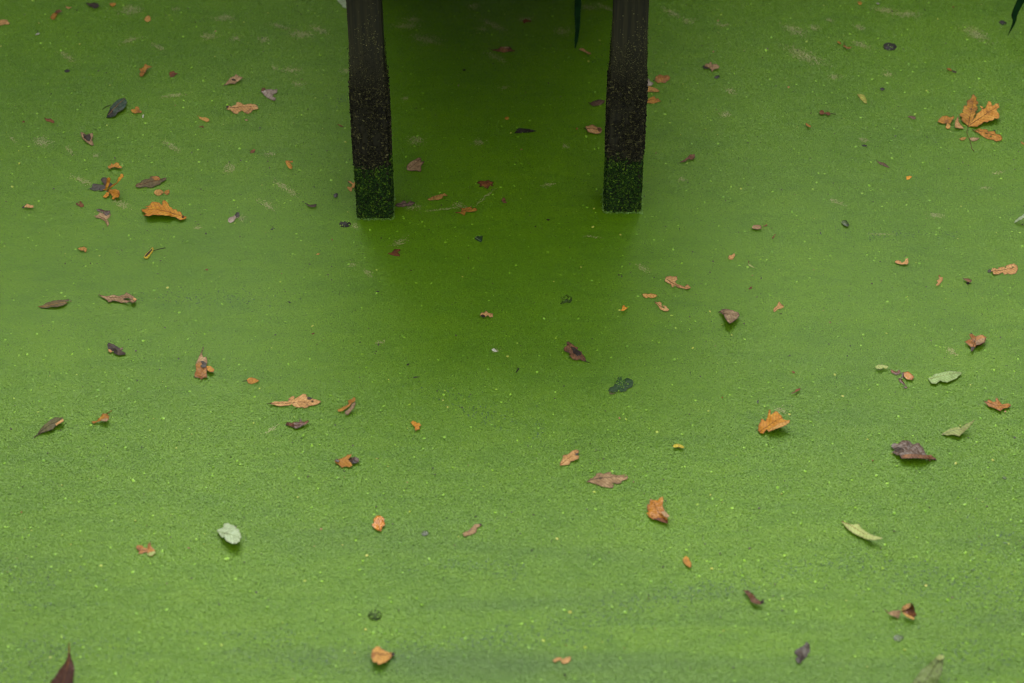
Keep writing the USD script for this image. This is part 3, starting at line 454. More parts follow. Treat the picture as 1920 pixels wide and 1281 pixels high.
['oak_sprig', 'oak sprig', 'large sprig of golden oak leaves on a brown twig at upper right',[1.1998,4.8173],[['leaf', 'ochre',[-116,-568,40,-168,-485,48,-233,-434,64,-274,-367,76,-243,-289,79,-286,-165,80,-245,-90,81,-177,-79,85,-189,19,90,-149,67,101,-146,155,114,-96,173,126,-51,150,131,-52,264,150,-31,331,168,17,340,179,71,391,200,107,472,216,155,512,219,196,446,210,226,393,190,213,330,169,271,266,149,234,197,142,179,155,141,209,68,140,186,-49,137,125,-96,131,134,-192,120,80,-247,103,70,-303,91,31,-386,69,14,-444,58,-61,-544,43],[],None,0,None],['leaf', 'gold',[-99,-583,30,7,-408,64,105,-291,103,161,-181,138,274,-95,166,302,-37,173,266,64,180,304,82,178,341,47,175,345,-33,169,390,-8,167,452,131,170,506,271,172,551,295,175,588,217,180,577,111,177,619,93,183,688,144,195,766,160,200,771,39,191,736,-16,182,684,-49,173,696,-128,157,738,-182,148,721,-358,140,651,-407,140,592,-379,140,529,-463,133,446,-452,120,388,-501,106,314,-472,96,226,-558,90,95,-642,80,0,-603,47],[],None,0,None],['leaf', 'gold',[-45,-726,50,71,-726,37,170,-649,31,217,-687,27,377,-668,20,382,-759,19,555,-760,20,573,-869,22,687,-913,27,716,-1069,32,670,-1148,31,528,-1177,24,469,-1110,22,336,-1080,19,212,-976,22,125,-851,29,40,-786,38],[[307,-840,20,337,-829,20,338,-872,19,308,-883,20],[403,-947,19,446,-936,20,443,-985,20,404,-990,19]],None,0,None],['leaf', 'ochre',[-898,-425,56,-832,-303,68,-735,-209,80,-628,-196,79,-552,-273,88,-444,-233,100,-447,-312,98,-517,-406,86,-572,-522,69,-645,-480,57,-764,-476,40],[],None,0,None],['leaf', 'ochretan',[-714,-626,43,-649,-481,90,-570,-569,63,-598,-675,39,-667,-680,30],[],None,0,None],['leaf', 'tan',[-474,-602,91,-441,-452,124,-353,-292,140,-347,-384,135,-357,-488,108,-291,-561,57,-234,-676,40,-341,-687,50,-465,-680,75],[],None,0,None],['leaf', 'ochretan',[-416,-1069,23,-327,-1000,19,-207,-1005,24,-273,-1108,20,-345,-1134,20],[],None,0,None],['leaf', 'pink',[-142,-1032,24,-69,-1011,20,33,-1016,24,122,-1053,41,33,-1141,25,-74,-1171,19,-125,-1110,22],[],None,0,None]],[[0,[-105,-568,40,-38,-265,82,91,152,144,134,405,207]],[1,[-78,-558,32,179,-391,96,406,-224,137,715,39,191]],[2,[-35,-734,49,203,-793,25,466,-893,20,680,-1077,30]]],'brown',[-121,-602,46,-148,-703,18,-177,-784,18,-154,-999,18,-131,-1212,18,-143,-1425,18,-93,-1557,18],'brown'],
['leaf_fragment', 'leaf', 'small pinkish tan scrap cut by the right edge below the oak sprig',[1.3227,4.6925],[['blade', 'ochretan',[-58,95,22,2,34,19,91,-53,26,18,-85,21,-54,7,20],[],None,0,None]],[],None,[],None],
['leaf_fragment', 'leaf', 'tiny pale pink crumb at upper right under the twisted orange sliver',[0.7344,4.9237],[['blade', 'tan',[-29,15,22,9,47,19,37,2,23,9,-38,19,-25,-28,21],[],None,0,None]],[],None,[],None],
['leaf_cluster', 'leaf cluster', 'cluster of upright orange leaves rising from a dark wet leaf at left',[-1.0492,4.5191],[['leaf', 'greydark',[-239,-47,33,-153,14,24,-153,143,23,-70,158,20,36,121,20,178,80,34,224,-19,40,182,-97,32,101,-137,23,-4,-107,19,-104,-111,22],[],None,0,'dark grey wet leaf'],['leaf', 'umber',[47,242,94,90,313,100,172,321,92,239,238,71,307,150,54,363,109,53,339,14,47,218,32,40,164,67,45,107,141,71],[],None,0,'blackish leaf'],['leaf', 'amber',[138,-153,82,216,-146,121,251,-145,276,281,-106,420,338,-107,474,386,-128,439,358,-149,324,306,-237,222,237,-206,97],[],3,0,None],['leaf', 'amber',[241,-147,54,324,-166,160,414,-134,244,538,-201,369,573,-127,460,646,-82,554,714,-83,555,727,-145,520,652,-216,472,557,-224,367,455,-191,249,368,-213,201,286,-165,70],[],3,0,None],['leaf', 'amber',[241,-144,52,344,-128,82,492,-183,140,584,-246,141,620,-393,159,575,-492,112,517,-443,91,467,-494,47,397,-467,46,423,-388,65,365,-314,76,321,-236,65],[],None,0,None],['leaf', 'amber',[165,-374,30,208,-293,48,253,-223,76,324,-251,78,319,-362,65,255,-412,42],[],None,0,None]],[[2,[212,-153,82,279,-120,254,336,-117,452]],[3,[269,-145,61,470,-146,277,683,-114,551]]],'dullorange',[],None],
['oak_leaf', 'leaf', 'olive-brown lobed oak leaf with an orange patch right of the orange leaf cluster',[-0.9167,4.5396],[['blade', 'olivebrown',[-390,-140,47,-358,-71,41,-265,-8,30,-256,62,28,-163,136,22,-63,149,19,-39,241,20,81,244,26,168,226,33,230,128,37,348,152,53,394,105,58,327,16,45,263,-25,37,236,-97,32,153,-115,25,77,-201,20,-24,-211,20,-113,-163,23,-257,-227,34,-360,-199,45],[],None,0,None],['orange_patch', 'dullorange',[-18,210,20,82,234,26,170,205,33,224,119,36,207,21,32,84,51,23],[],None,1,None]],[[0,[-364,-162,44,-110,-33,21,368,119,54]]],'brown',[],None],
['oak_leaf', 'leaf', 'small orange lobed leaf with a separate round lobe above the large golden leaf',[-0.893,4.5007],[['blade', 'ochretan',[-133,-4,23,-100,100,21,-2,128,19,88,73,22,131,-5,24,86,-68,21,9,-137,19,-80,-88,21],[],None,0,None],['lobe', 'ochre',[117,-6,25,170,102,19,254,108,27,275,-3,22,225,-103,20,153,-56,24],[],None,0,None]],[],None,[],None],
['oak_leaf', 'leaf', 'large bright golden oak leaf with its front edge lifted,left side',[-0.8747,4.4249],[['blade', 'amber',[-558,103,41,-461,68,72,-382,124,89,-454,156,73,-359,207,73,-314,379,41,-191,352,65,-100,290,75,-39,204,85,-47,413,56,-1,444,50,97,323,68,150,167,95,266,27,109,347,40,97,370,-32,95,472,-63,77,496,-153,69,613,-174,42,603,-248,42,484,-355,80,396,-291,90,324,-236,98,172,-295,174,69,-275,167,-35,-246,152,-196,-262,189,-331,-283,150,-459,-206,116,-394,-175,133,-523,11,56],[],None,0,None],['dark_spot', 'umber',[490,-191,71,526,-156,57,561,-192,45,542,-261,53,503,-258,69],[],None,1,None]],[[0,[566,-210,44,250,-133,126,-231,5,128,-513,67,51]]],'dullorange',[],None],
['leaf_fragment', 'leaf', 'small tan scrap with a black tail near the left edge',[-1.2129,4.4438],[['blade', 'tan',[-122,-44,70,-80,57,70,-51,92,70,23,42,70,116,21,70,121,-59,70,39,-69,70,-48,-44,70],[],None,0,None],['tail', 'black',[-193,-16,23,-134,78,19,-81,141,26,-86,76,22,-127,-13,20],[],None,0,None]],[],None,[],None],
['leaf_fragment', 'leaf', 'shredded rust-brown scrap below the dark part of the orange leaf cluster',[-1.0867,4.4556],[['blade', 'rust',[-108,27,36,-57,64,25,-1,146,20,32,71,20,97,-12,26,109,-102,30,31,-106,21,-26,-56,20,-79,-29,28],[],None,0,None]],[],None,[],None],
['oak_leaf', 'leaf', 'pinkish brown three-pointed leaf with a wet black end below the orange cluster',[-1.0202,4.4038],[['blade', 'pink',[-250,50,54,-160,118,37,-136,194,36,-54,192,24,42,88,19,148,177,20,162,112,20,100,-37,20,159,-188,22,127,-336,22,98,-236,21,32,-111,19,-79,-15,22,-195,-7,37],[],None,0,None],['wet_end', 'wetblack',[-235,315,31,-157,356,25,-52,312,20,1,288,19,119,280,26,147,136,30,51,95,22,-55,197,20,-139,208,24],[],None,0,None]],[[0,[-139,74,31,40,-36,19,124,-287,21]]],'brown',[],None],
['grey_leaf', 'leaf', 'small grey leaf with a darker tip left of the left post foot',[-0.696,4.4053],[['blade', 'grey',[-143,-53,21,-103,23,19,-28,48,19,34,114,27,62,190,40,132,161,52,141,30,36,61,-29,21,19,-126,19,-57,-202,21,-121,-154,22],[],None,0,None],['dark_tip', 'greydark',[24,106,25,61,194,40,135,164,53,144,43,38,67,-10,22],[],None,1,None]],[],None,[],None],
['curled_leaf', 'leaf', 'small hooked tan leaf left of the yellow striped pod',[-1.0565,4.2852],[['blade', 'ochretan',[-151,48,40,-68,68,66,20,57,99,92,34,75,92,-50,41,56,-87,31,19,-34,49,-56,-38,53],[],None,0,None]],[],None,[],None],
['yellow_leaf', 'leaf', 'yellow rolled leaf with a dark stripe and crumbly stalk,left side',[-0.8934,4.2739],[['blade', 'yellow',[-115,-147,35,-88,-12,22,-3,108,22,53,214,35,99,188,38,99,78,28,45,-34,19,-2,-197,28,-83,-196,37],[],4,0,None],['dark_stripe', 'umber',[-94,-133,31,-26,15,19,53,140,29,70,103,27,6,-44,19,-51,-165,30],[],None,1,None]],[],None,[92,87,33,204,161,18,301,185,18,379,219,18],'umber'],
['narrow_leaf', 'leaf', 'narrow olive brown leaf left of the pinkish tan ragged leaf',[-1.0975,4.0941],[['blade', 'olivebrown',[-426,-73,20,-319,-31,24,-231,46,39,-152,67,52,-74,91,63,15,97,68,102,107,70,203,125,63,305,140,60,297,79,60,222,44,63,276,0,61,205,-72,64,130,-107,65,54,-139,62,-79,-116,53,-189,-145,36,-339,-121,22],[],None,0,None]],[[0,[-416,-73,20,-214,-79,35,-25,-34,62,256,23,62]]],'ochretan',[],None],
['oak_leaf', 'leaf', 'long pinkish tan ragged leaf with a curled right end,left of middle',[-0.9472,4.1096],[['blade', 'pink',[-522,168,40,-414,127,43,-313,100,52,-155,139,67,-36,90,70,95,96,101,169,178,120,239,115,113,361,29,107,443,-67,109,414,-158,108,336,-186,100,280,-120,95,201,-154,69,48,-110,40,-67,-75,51,-149,-58,57,-221,-127,56,-297,-31,53,-404,47,45],[[103,-7,65,219,-7,97,306,-59,103,261,-95,93,158,-57,69]],None,0,None],['tip_curl', 'tan',[353,-18,130,429,-65,130,444,-111,130,393,-148,130,354,-88,130],[],None,0,None]],[[0,[-497,144,40,-143,30,61,216,32,103]]],'brown',[],None],
['leaf_fragment', 'leaf', 'tiny rusty crumb alone between the left edge and the left post',[-0.7459,4.2161],[['blade', 'rust',[-46,7,21,10,41,20,41,-10,23,-6,-39,19],[],None,0,None]],[],None,[],None],
['wet_scrap', 'leaf', 'small black crumpled scrap left of the left post foot',[-0.4444,4.4873],[['blade', 'black',[-67,23,50,-3,84,50,50,48,50,45,-53,50,-26,-104,50],[],None,0,None]],[],None,[],None],
['brown_leaf', 'leaf', 'tan forked leaf tucked against the left side of the left post',[-0.4063,4.5242],[['blade', 'ochretan',[-120,179,60,-33,155,67,40,54,79,88,119,90,174,77,82,172,-50,68,27,-82,42,-1,-211,20,-54,-166,26,-124,-86,45,-109,-41,51,-7,-60,45,7,18,66,-65,99,62],[],None,0,None]],[],None,[],None],
['leaf_fragment', 'leaf', 'dark brown curved scrap left of the left post foot',[-0.5043,4.4488],[['blade', 'umber',[-171,83,60,-84,43,60,-32,3,60,51,18,60,133,43,60,123,-57,60,40,-83,60,-62,-47,60],[],None,0,None]],[],None,[],None],
['grey_leaf', 'leaf', 'grey-brown lobed leaf just right of the left post foot',[-0.2671,4.4546],[['blade', 'greybrown',[-277,-60,46,-229,21,50,-129,40,56,-64,115,70,4,79,66,23,-8,54,72,47,72,121,104,80,173,43,76,240,32,72,176,-63,67,93,-85,55,25,-68,40,-59,-96,21,-175,-99,37],[],None,0,None]],[[0,[-260,-59,46,-44,0,47,207,21,73]]],'umber',[],None],
['oak_leaf', 'leaf', 'long tan leaf with a notched right end between the post feet',[-0.1847,4.483],[['blade', 'ochretan',[-293,-96,37,-172,16,27,-39,75,20,95,135,25,145,148,31,221,51,41,198,21,36,113,54,25,98,-44,22,-1,-103,20,-135,-120,27,-235,-138,33],[],None,0,None]],[],None,[],None],
['shredded_leaf', 'leaf', 'dark rusty ragged leaf between the post feet',[-0.0659,4.5322],[['blade', 'rust',[-238,34,50,-154,131,32,-19,120,19,66,171,19,100,119,20,202,91,22,151,-10,21,202,-63,22,84,-75,20,34,-187,19,-17,-136,19,-85,-64,23,-169,-129,35,-153,3,32],[],None,0,None]],[],None,[],None],
['leaf_fragment', 'leaf', 'small brown scrap left of the right post foot',[-0.0188,4.4658],[['blade', 'brown',[-81,14,60,-30,125,60,27,75,60,27,-36,60,71,-77,60,-13,-102,60],[],None,0,None]],[],None,[],None],
['oak_leaf', 'leaf', 'bright orange slim lobed leaf between the post feet',[-0.1137,4.4301],[['blade', 'ochre',[-300,-66,20,-166,-32,25,-118,59,34,-185,115,28,-68,90,41,-1,119,47,99,131,50,150,66,49,217,102,49,274,18,47,218,-32,48,135,-47,48,68,-66,46,-16,-41,42,-47,-192,34,-98,-138,30,-166,-81,25],[],None,0,None]],[[0,[-283,-61,20,-33,9,42,251,23,48]]],'rust',[],None],
['laurel_leaf', 'leaf', 'small flat blue-green leaf piece between the posts and the rusty heart-shaped scrap',[-0.0812,4.3286],[['blade', 'bluegreen',[-119,-1,21,-64,98,20,19,74,19,84,94,24,79,-53,25,47,-139,22,-46,-72,19],[],None,0,None]],[[0,[-97,34,20,53,-100,22]]],'palegreen',[],None],
['brown_leaf', 'leaf', 'red-brown heart-shaped scrap below the left post',[-0.2863,4.2768],[['blade', 'rust',[-205,-27,22,-92,24,20,-30,131,19,101,135,24,109,87,24,46,23,20,108,-66,22,103,-128,22,-22,-111,19,-122,-64,20],[],None,0,None]],[],None,[],None],
['stick', 'stick', 'tiny straight black stick in the middle of the green,left of centre',[-0.3252,4.1392],[['blade', 'black',[-41,21,22,40,11,23,41,-23,24,-40,-11,22],[],1.2,0,None]],[],None,[],None],
['crumpled_leaf', 'leaf', 'small crumpled pale tan scrap near the middle of the picture',[-0.061,4.0544],[['blade', 'tan',[-162,-30,75,-125,55,82,-54,51,85,-13,115,90,51,49,74,147,69,45,157,-53,30,84,-70,38,35,-17,62,-28,-80,65,-91,-93,70],[],None,0,None],['dark_fold', 'umber',[-143,-43,75,-92,-11,78,-22,-48,70,-41,-85,66,-98,-97,70],[],None,1,None]],[],None,[],None],
['leaf_fragment', 'leaf', 'tiny tan sliver below and left of the left post foot',[-0.477,4.2725],[['blade', 'ochretan',[-58,-25,24,-6,38,19,51,16,22,14,-29,19],[],None,0,None]],[],None,[],None],
['leaf_fragment', 'leaf', 'tiny dark red crumb in open green left of centre',[-0.4724,3.9948],[['blade', 'rust',[-48,6,24,30,30,22,32,0,21,-14,-35,20],[],None,0,None]],[],None,[],None],
['wet_scrap', 'leaf', 'tiny spiky black scrap left of the black bubble by the left post',[-0.5958,4.3646],[['blade', 'black',[-52,-18,22,-22,24,19,-1,54,19,59,6,22,21,-16,19,-4,-50,19],[],None,0,None]],[],None,[],None],
['wet_scrap', 'leaf', 'tiny broken black scrap in open green left of centre',[-0.5359,4.1013],[['blade', 'black',[-56,28,23,-8,31,19,53,-13,27,35,-38,24,-22,-6,19],[],None,0,None]],[],None,[],None],
['wet_leaf', 'leaf', 'black-green wet scrap with duckweed on it near the picture centre',[0.1303,4.1104],[['blade', 'darkwet',[-157,-159,35,-98,-79,25,-105,110,21,-30,135,19,19,180,21,82,131,23,145,59,26,137,-31,23,94,-107,20,-2,-88,19,-83,-149,26],[],None,0,None]],[],None,[],None],
['leaf_fragment', 'leaf', 'small forked orange scrap left of the flat orange-tan oval',[0.2687,4.0742],[['blade', 'amber',[-82,-83,90,-48,-15,90,-28,100,90,20,100,90,34,45,90,97,17,90,30,-61,90,-19,-106,90],[],None,0,None]],[],None,[],None],
['oak_leaf', 'leaf', 'flat orange-tan oval leaf below the right post',[0.3325,4.1239],[['blade', 'ochretan',[-176,55,33,-117,76,26,-20,69,20,61,83,20,156,38,27,186,-12,31,135,-63,26,38,-84,20,-25,-47,20,-91,-87,23,-153,-34,29],[],None,0,None]],[],None,[],None],
['oak_leaf', 'leaf', 'small tan leaf with a dark slot in it below the flat orange-tan oval',[0.3603,4.0882],[['blade', 'tan',[-171,164,26,-101,132,22,-36,161,20,10,102,19,-9,33,19,102,3,26,130,-74,34,174,-133,46,139,-201,46,45,-185,30,-47,-105,19,-90,9,20,-151,98,24],[[-11,-13,19,53,-17,23,66,-81,27,19,-62,22]],None,0,None]],[[0,[-165,151,26,-12,-36,19]]],'umber',[],None],
['oak_leaf', 'leaf', 'pinkish tan leaf narrowing to a small knob below the right post',[0.4002,4.1674],[['blade', 'tan',[-297,90,45,-252,217,45,-136,263,33,-88,235,28,11,256,22,28,150,20,-32,54,21,14,-15,19,92,-64,22,187,-109,29,271,-40,34,343,-187,50,228,-230,37,150,-188,28,23,-156,20,-39,-99,19,-123,-157,21,-150,-44,25,-228,17,34],[],None,0,None]],[[0,[-240,129,39,-68,-40,21,295,-180,43]]],'brown',[],None],
['brown_leaf', 'leaf', 'grey-tan leaf raised above its shadow right of centre',[0.5189,4.0465],[['blade', 'greytan',[-234,179,51,-152,244,86,-56,254,94,24,249,81,114,178,105,235,92,122,254,3,120,188,-126,135,97,-256,173,-8,-373,200,-52,-323,195,-110,-211,219,-127,-41,163,-174,136,79],[],None,0,None]],[[0,[-201,201,61,-31,-39,161,195,-25,125]]],'brown',[-242,163,57,-196,193,68],'umber'],
['leaf_fragment', 'leaf', 'small pale pinkish scrap with a rusty bit beside it,right of the right post',[0.6082,4.3667],[['blade', 'pink',[-119,-7,60,-74,67,60,28,91,60,125,57,60,123,-57,60,14,-91,60,-99,-57,60],[],None,0,None],['rusty_end', 'rust',[147,103,27,214,102,19,285,164,26,269,84,22,194,61,21],[],None,0,None]],[],None,[],None],
['leaf_fragment', 'leaf', 'small tan lobed scrap above the thin pale sliver,right of the right post',[0.5394,4.2625],[['blade', 'tan',[-90,-53,32,-56,54,21,0,56,19,87,134,23,97,30,21,22,-104,20,-61,-115,31],[],None,0,None]],[],None,[],None],
['sliver_leaf', 'leaf', 'thin pale yellow sliver below the small tan lobed scrap',[0.5849,4.2301],[['blade', 'limepale',[-66,85,26,-3,44,20,101,-87,23,23,-51,19,-55,9,21],[],None,0,None]],[],None,[-63,80,31,-43,175,18],'rust'],
['leaf_fragment', 'leaf', 'tiny rust sliver above right of the raised grey-tan leaf',[0.5785,4.1513],[['blade', 'rust',[-57,-40,27,5,52,19,53,48,23,34,-4,20,-35,-56,25],[],None,0,None]],[],None,[],None],
['wet_scrap', 'leaf', 'tiny dark smudge of leaf below the gap between the posts',[0.0904,4.3984],[['blade', 'umber',[-55,-2,24,3,43,19,49,-3,25,2,-37,19],[],None,0,None]],[],None,[],None],
['leaf_fragment', 'leaf', 'small bright orange triangle at right below the oak sprig',[1.0103,4.5579],[['blade', 'amber',[-68,39,22,22,78,20,91,34,27,23,-60,20,-66,-91,24],[],None,0,None]],[],None,[],None],
['wet_scrap', 'leaf', 'small dark green-black tuft right of the right post foot',[0.8309,4.3811],[['blade', 'darkwet',[-98,46,60,-42,106,60,25,111,60,62,46,60,92,-53,60,45,-127,60,-13,-102,60,-72,-28,60],[],None,0,None]],[],None,[],None],
['pale_green_leaf', 'leaf', 'pale grey-green arched leaf cut by the right edge',[1.2677,4.3902],[['blade', 'palegreen',[-155,-38,32,-123,6,81,-12,45,158,83,76,219,230,147,200,206,-18,192,73,-30,180,-43,-69,140,-113,-52,67,-145,-71,39],[],None,0,None]],[],None,[],None],
['stick', 'stick', 'thin curved rusty stem piece right of the right post',[0.649,4.3361],[['blade', 'rust',[-41,-99,20,-47,-50,20,-9,15,19,36,87,29,55,71,30,5,-25,19],[],None,0,None]],[],None,[],None],
['oak_leaf', 'leaf', 'small tan bow-shaped leaf in the right part',[0.9562,4.2405],[['blade', 'tan',[-190,13,41,-127,76,40,-48,58,44,-6,-8,38,58,8,68,78,71,99,148,72,120,145,-63,89,95,-104,61,-28,-71,30,-126,-57,39],[],None,0,None]],[],None,[],None],
['oak_leaf', 'leaf', 'small upright tan lobed leaf with a rusty tip at right',[1.038,4.1744],[['blade', 'tan',[-94,-120,30,-26,-29,20,-60,33,19,20,78,21,12,147,22,62,155,24,119,144,26,95,31,21,15,-86,21,-46,-177,32,-95,-173,36],[],None,0,None],['rusty_tip', 'rust',[9,140,20,23,229,21,58,225,20,66,160,20],[],None,0,None]],[],None,[],None],
['leaf_fragment', 'leaf', 'small curled brown scrap with a black underside left of the holed tan leaf',[1.1061,4.1751],[['blade', 'brown',[-111,101,60,-53,50,63,27,49,73,114,-15,80,77,-98,79,9,-80,75,-61,-8,65],[],None,0,None],['black_lobe', 'black',[-35,-49,23,41,-21,19,62,-96,23,-5,-115,19],[],None,0,None]],[],None,[],None],
['oak_leaf', 'leaf', 'tan oak leaf with small holes and dark stalk tuft at the right edge',[1.2009,4.2138],[['blade', 'tan',[-304,-14,49,-278,51,45,-209,71,36,-148,31,29,-88,107,24,32,136,19,140,207,20,291,242,23,362,167,26,358,34,26,288,-106,24,184,-151,21,91,-125,20,5,-158,19,-33,-78,20,-125,-146,25,-277,-173,42,-284,-104,44],[[44,113,19,79,127,19,80,88,19,49,79,19],[225,124,22,252,133,22,247,95,22,223,91,22]],None,0,None],['stalk_tuft', 'black',[-413,-47,22,-377,16,20,-334,41,19,-282,0,22,-317,-64,20,-375,-83,20],[],None,0,None]],[[0,[-294,-59,46,-22,-7,20,336,106,25]]],'brown',[],None],
['oak_leaf', 'leaf', 'small tan three-cornered leaf right of the raised grey-tan leaf',[0.64,4.0837],[['blade', 'tan',[-137,-120,33,-103,-20,25,-32,55,19,35,215,21,85,122,21,167,19,23,89,-37,20,-9,-61,20,-99,-173,31],[],None,0,None]],[[0,[-121,-127,31,30,32,19]]],'brown',[],None],
['crumpled_leaf', 'leaf', 'crumpled orange-brown star-shaped leaf at right above the shredded rusty leaf',[1.0936,3.9618],[['blade', 'dullorange',[-219,18,51,-95,55,103,-49,44,101,-92,110,137,-101,180,157,-34,201,149,41,134,113,108,170,122,217,175,140,302,97,128,235,-62,108,117,-134,91,22,-147,82,-72,-297,41,-117,-286,43,-104,-171,61,-157,-87,67],[],None,0,None],['pale_fold', 'pink',[15,-49,140,133,31,140,272,76,140,218,-85,140,100,-165,140,17,-174,140],[],None,0,None],['dark_tail', 'umber',[-101,-176,80,25,-132,80,-35,-247,80,-85,-331,80,-121,-318,80],[],None,0,None]],[[0,[-83,-262,42,-17,-85,87,55,117,108]]],'umber',[],None],
['wet_scrap', 'leaf', 'tiny thin black curve in the right part below the green-black tuft',[0.8871,4.3253],[['blade', 'black',[-19,24,20,2,34,20,16,-15,19,0,-44,20],[],None,0,None]],[],None,[],None],
['leaf_fragment', 'leaf', 'tiny pinkish crumb right of centre near the three-cornered tan leaf',[0.7599,4.0327],[['blade', 'pink',[-33,7,23,2,34,19,32,-10,22,-2,-34,19],[],None,0,None]],[],None,[],None],
['brown_leaf', 'leaf', 'dark brown crumpled leaf with a tan patch at left',[-0.9337,3.9359],[['blade', 'umber',[-229,144,95,-198,206,100,-86,178,83,16,100,71,105,25,80,149,60,89,161,4,79,127,-45,62,237,-75,33,227,-126,31,108,-165,48,28,-151,48,-62,-68,40,-82,-27,43,-123,-74,46,-173,-39,56,-197,51,77],[],None,0,None],['tan_patch', 'tan',[-195,22,69,-132,7,54,-81,-39,42,-129,-79,46,-176,-44,56],[],None,1,None],['pale_edge', 'greybrown',[73,20,72,142,65,89,163,11,81,120,-42,63],[],None,1,None]],[],None,[],None],
['oak_leaf', 'leaf', 'upright leaf with a pale pointed tip and orange lobed base at left',[-0.7284,3.9111],[['tip', 'pink',[-8,368,60,5,322,62,-12,103,95,34,-45,112,106,-31,120,153,-216,107,119,-296,99,-28,-239,85,-125,-212,80,-103,-106,84,-73,-5,93,-44,107,91,-27,242,71],[],None,0,None],['blade', 'dullorange',[-130,-247,93,-32,-175,110,111,-223,92,152,-341,78,150,-491,76,174,-660,71,100,-650,52,41,-707,30,-25,-651,39,-120,-631,41,-138,-544,41,-107,-428,55],[],None,0,None],['dark_patch', 'greydark',[-58,-193,83,28,-157,100,124,-247,103,124,-358,96,55,-396,90,-4,-327,86],[],None,1,None],['lobe', 'ochre',[135,-309,90,228,-309,90,333,-427,90,309,-514,90,215,-505,90,153,-440,90],[],None,0,None]],[],None,[],None],
['narrow_leaf', 'leaf', 'olive green narrow leaf with a long tail near the left edge',[-1.0574,3.6894],[['blade', 'olive',[-324,-331,20,-262,-222,27,-226,-142,41,-189,-64,58,-97,63,78,-25,145,79,45,239,69,98,289,61,189,263,88,283,227,126,313,131,139,273,67,118,155,10,90,108,-92,89,-5,-165,78,-127,-185,55,-215,-227,33],[],None,0,None],['rolled_edge', 'tan',[137,49,102,210,92,128,308,164,158,332,80,158,249,36,129,161,-21,101],[],None,0,None]],[[0,[-312,-306,20,-81,-59,75,257,196,123]]],'umber',[],None],
['curled_leaf', 'leaf', 'curled golden brown leaf with a pointed stalk right of the olive leaf',[-0.9426,3.7097],[['blade', 'ochre',[-213,-33,31,-170,-7,34,-104,-28,48,-28,26,102,42,125,153,134,127,150,189,82,109,197,-5,90,136,-75,98,27,-55,98,-52,-65,65,-160,-90,33],[],None,0,None],['rolled_edge', 'pink',[8,-63,130,102,-13,130,198,-21,130,160,-113,130,61,-97,130],[],None,0,None]],[],None,[137,104,153,165,294,18,209,336,18],'dullorange'],
['leaf_fragment', 'leaf', 'tiny orange-pink crumb alone at lower left',[-0.945,3.5334],[['blade', 'dullorange',[-23,-5,21,-2,20,19,24,2,22,3,-19,19],[],None,0,None]],[],None,[],None],
['oak_leaf', 'leaf', 'small wet orange lobed leaf with a thin stalk left of the large tan leaf',[-0.6054,3.8383],[['blade', 'ochre',[-137,16,35,-91,91,25,-15,110,19,82,65,29,168,-20,49,93,-74,30,-14,-107,19,-87,-84,26],[],None,0,None]],[],None,[-230,-11,18,-123,-8,37],'umber'],
['oak_leaf', 'leaf', 'large flat pale tan leaf with a long narrow stalk end,left of centre',[-0.4977,3.771],[['blade', 'tan',[-621,-91,67,-519,-27,53,-413,-14,42,-306,-3,33,-200,12,26,-176,120,24,-104,187,21,-57,180,20,-58,94,20,50,188,19,124,251,21,202,237,23,222,164,23,301,129,26,381,93,30,476,50,35,572,5,42,515,-84,37,424,-120,31,303,-157,25,229,-197,22,120,-173,20,-18,-186,20,-100,-103,22,-191,-124,26,-281,-142,32,-372,-162,39,-496,-132,52],[[338,32,27,379,17,29,373,-25,29,341,-11,27]],None,0,None],['dark_patch', 'greydark',[224,125,23,291,148,26,362,103,29,315,54,26,253,56,24],[],None,1,None]],[[0,[-605,-97,65,-196,-52,26,418,-14,31]]],'brown',[-673,-53,18,-596,-97,69],'umber'],
['curled_leaf', 'leaf', 'curled brown leaf with a grey rolled side right of the large tan leaf',[-0.3794,3.7564],[['blade', 'ochre',[-234,-122,30,-138,-71,44,-47,-24,62,27,39,61,1,134,73,86,137,115,146,186,140,188,141,133,182,72,117,104,42,81,46,-48,64,-42,-127,58,-132,-185,40,-194,-179,33],[],None,0,None],['rolled_side', 'greytan',[51,-119,94,112,-49,155,187,12,180,200,-65,171,146,-160,115,72,-247,74,29,-322,64,-40,-285,70,-51,-231,79,7,-168,79],[],None,0,None]],[],None,[],None],
['shredded_leaf', 'leaf', 'wet red-brown ragged leaf below the large tan leaf',[-0.489,3.6997],[['blade', 'wetrust',[-297,-28,30,-257,63,35,-162,22,48,-85,33,67,23,24,77,31,134,80,83,43,78,145,22,79,218,84,80,245,34,80,180,-48,78,77,-119,74,-42,-169,61,-155,-91,44],[],None,0,None]],[],None,[],None],
['oak_leaf', 'leaf', 'small bright orange lobed leaf alone below the picture centre left',[-0.2191,3.6926],[['blade', 'amber',[-130,115,33,-86,180,30,-24,153,37,9,90,50,70,77,65,118,6,69,74,-42,67,91,-123,65,15,-138,59,1,-178,57,-31,-113,54,-27,-49,53,-81,25,40],[],None,0,None]],[],None,[],None],
['crumpled_leaf', 'leaf', 'crumpled wet leaf half orange half black with glints,lower left of centre',[-0.3768,3.5816],[['blade', 'ochre',[-235,17,50,-172,77,51,-82,91,58,-22,115,76,67,165,110,151,177,120,137,101,115,72,43,89,151,-50,80,176,-138,66,110,-164,50,18,-132,37,-55,-167,30,-119,-93,38,-196,-42,49],[],None,0,None],['wet_half', 'wetblack',[68,88,44,158,120,70,234,111,90,317,69,83,321,-26,76,241,-58,66,172,-66,53,113,25,42],[],None,0,None],['wet_corner', 'wetblack',[-228,31,80,-163,55,80,-107,6,80,-140,-42,80,-195,-26,80],[],None,0,None]],[],None,[],None],
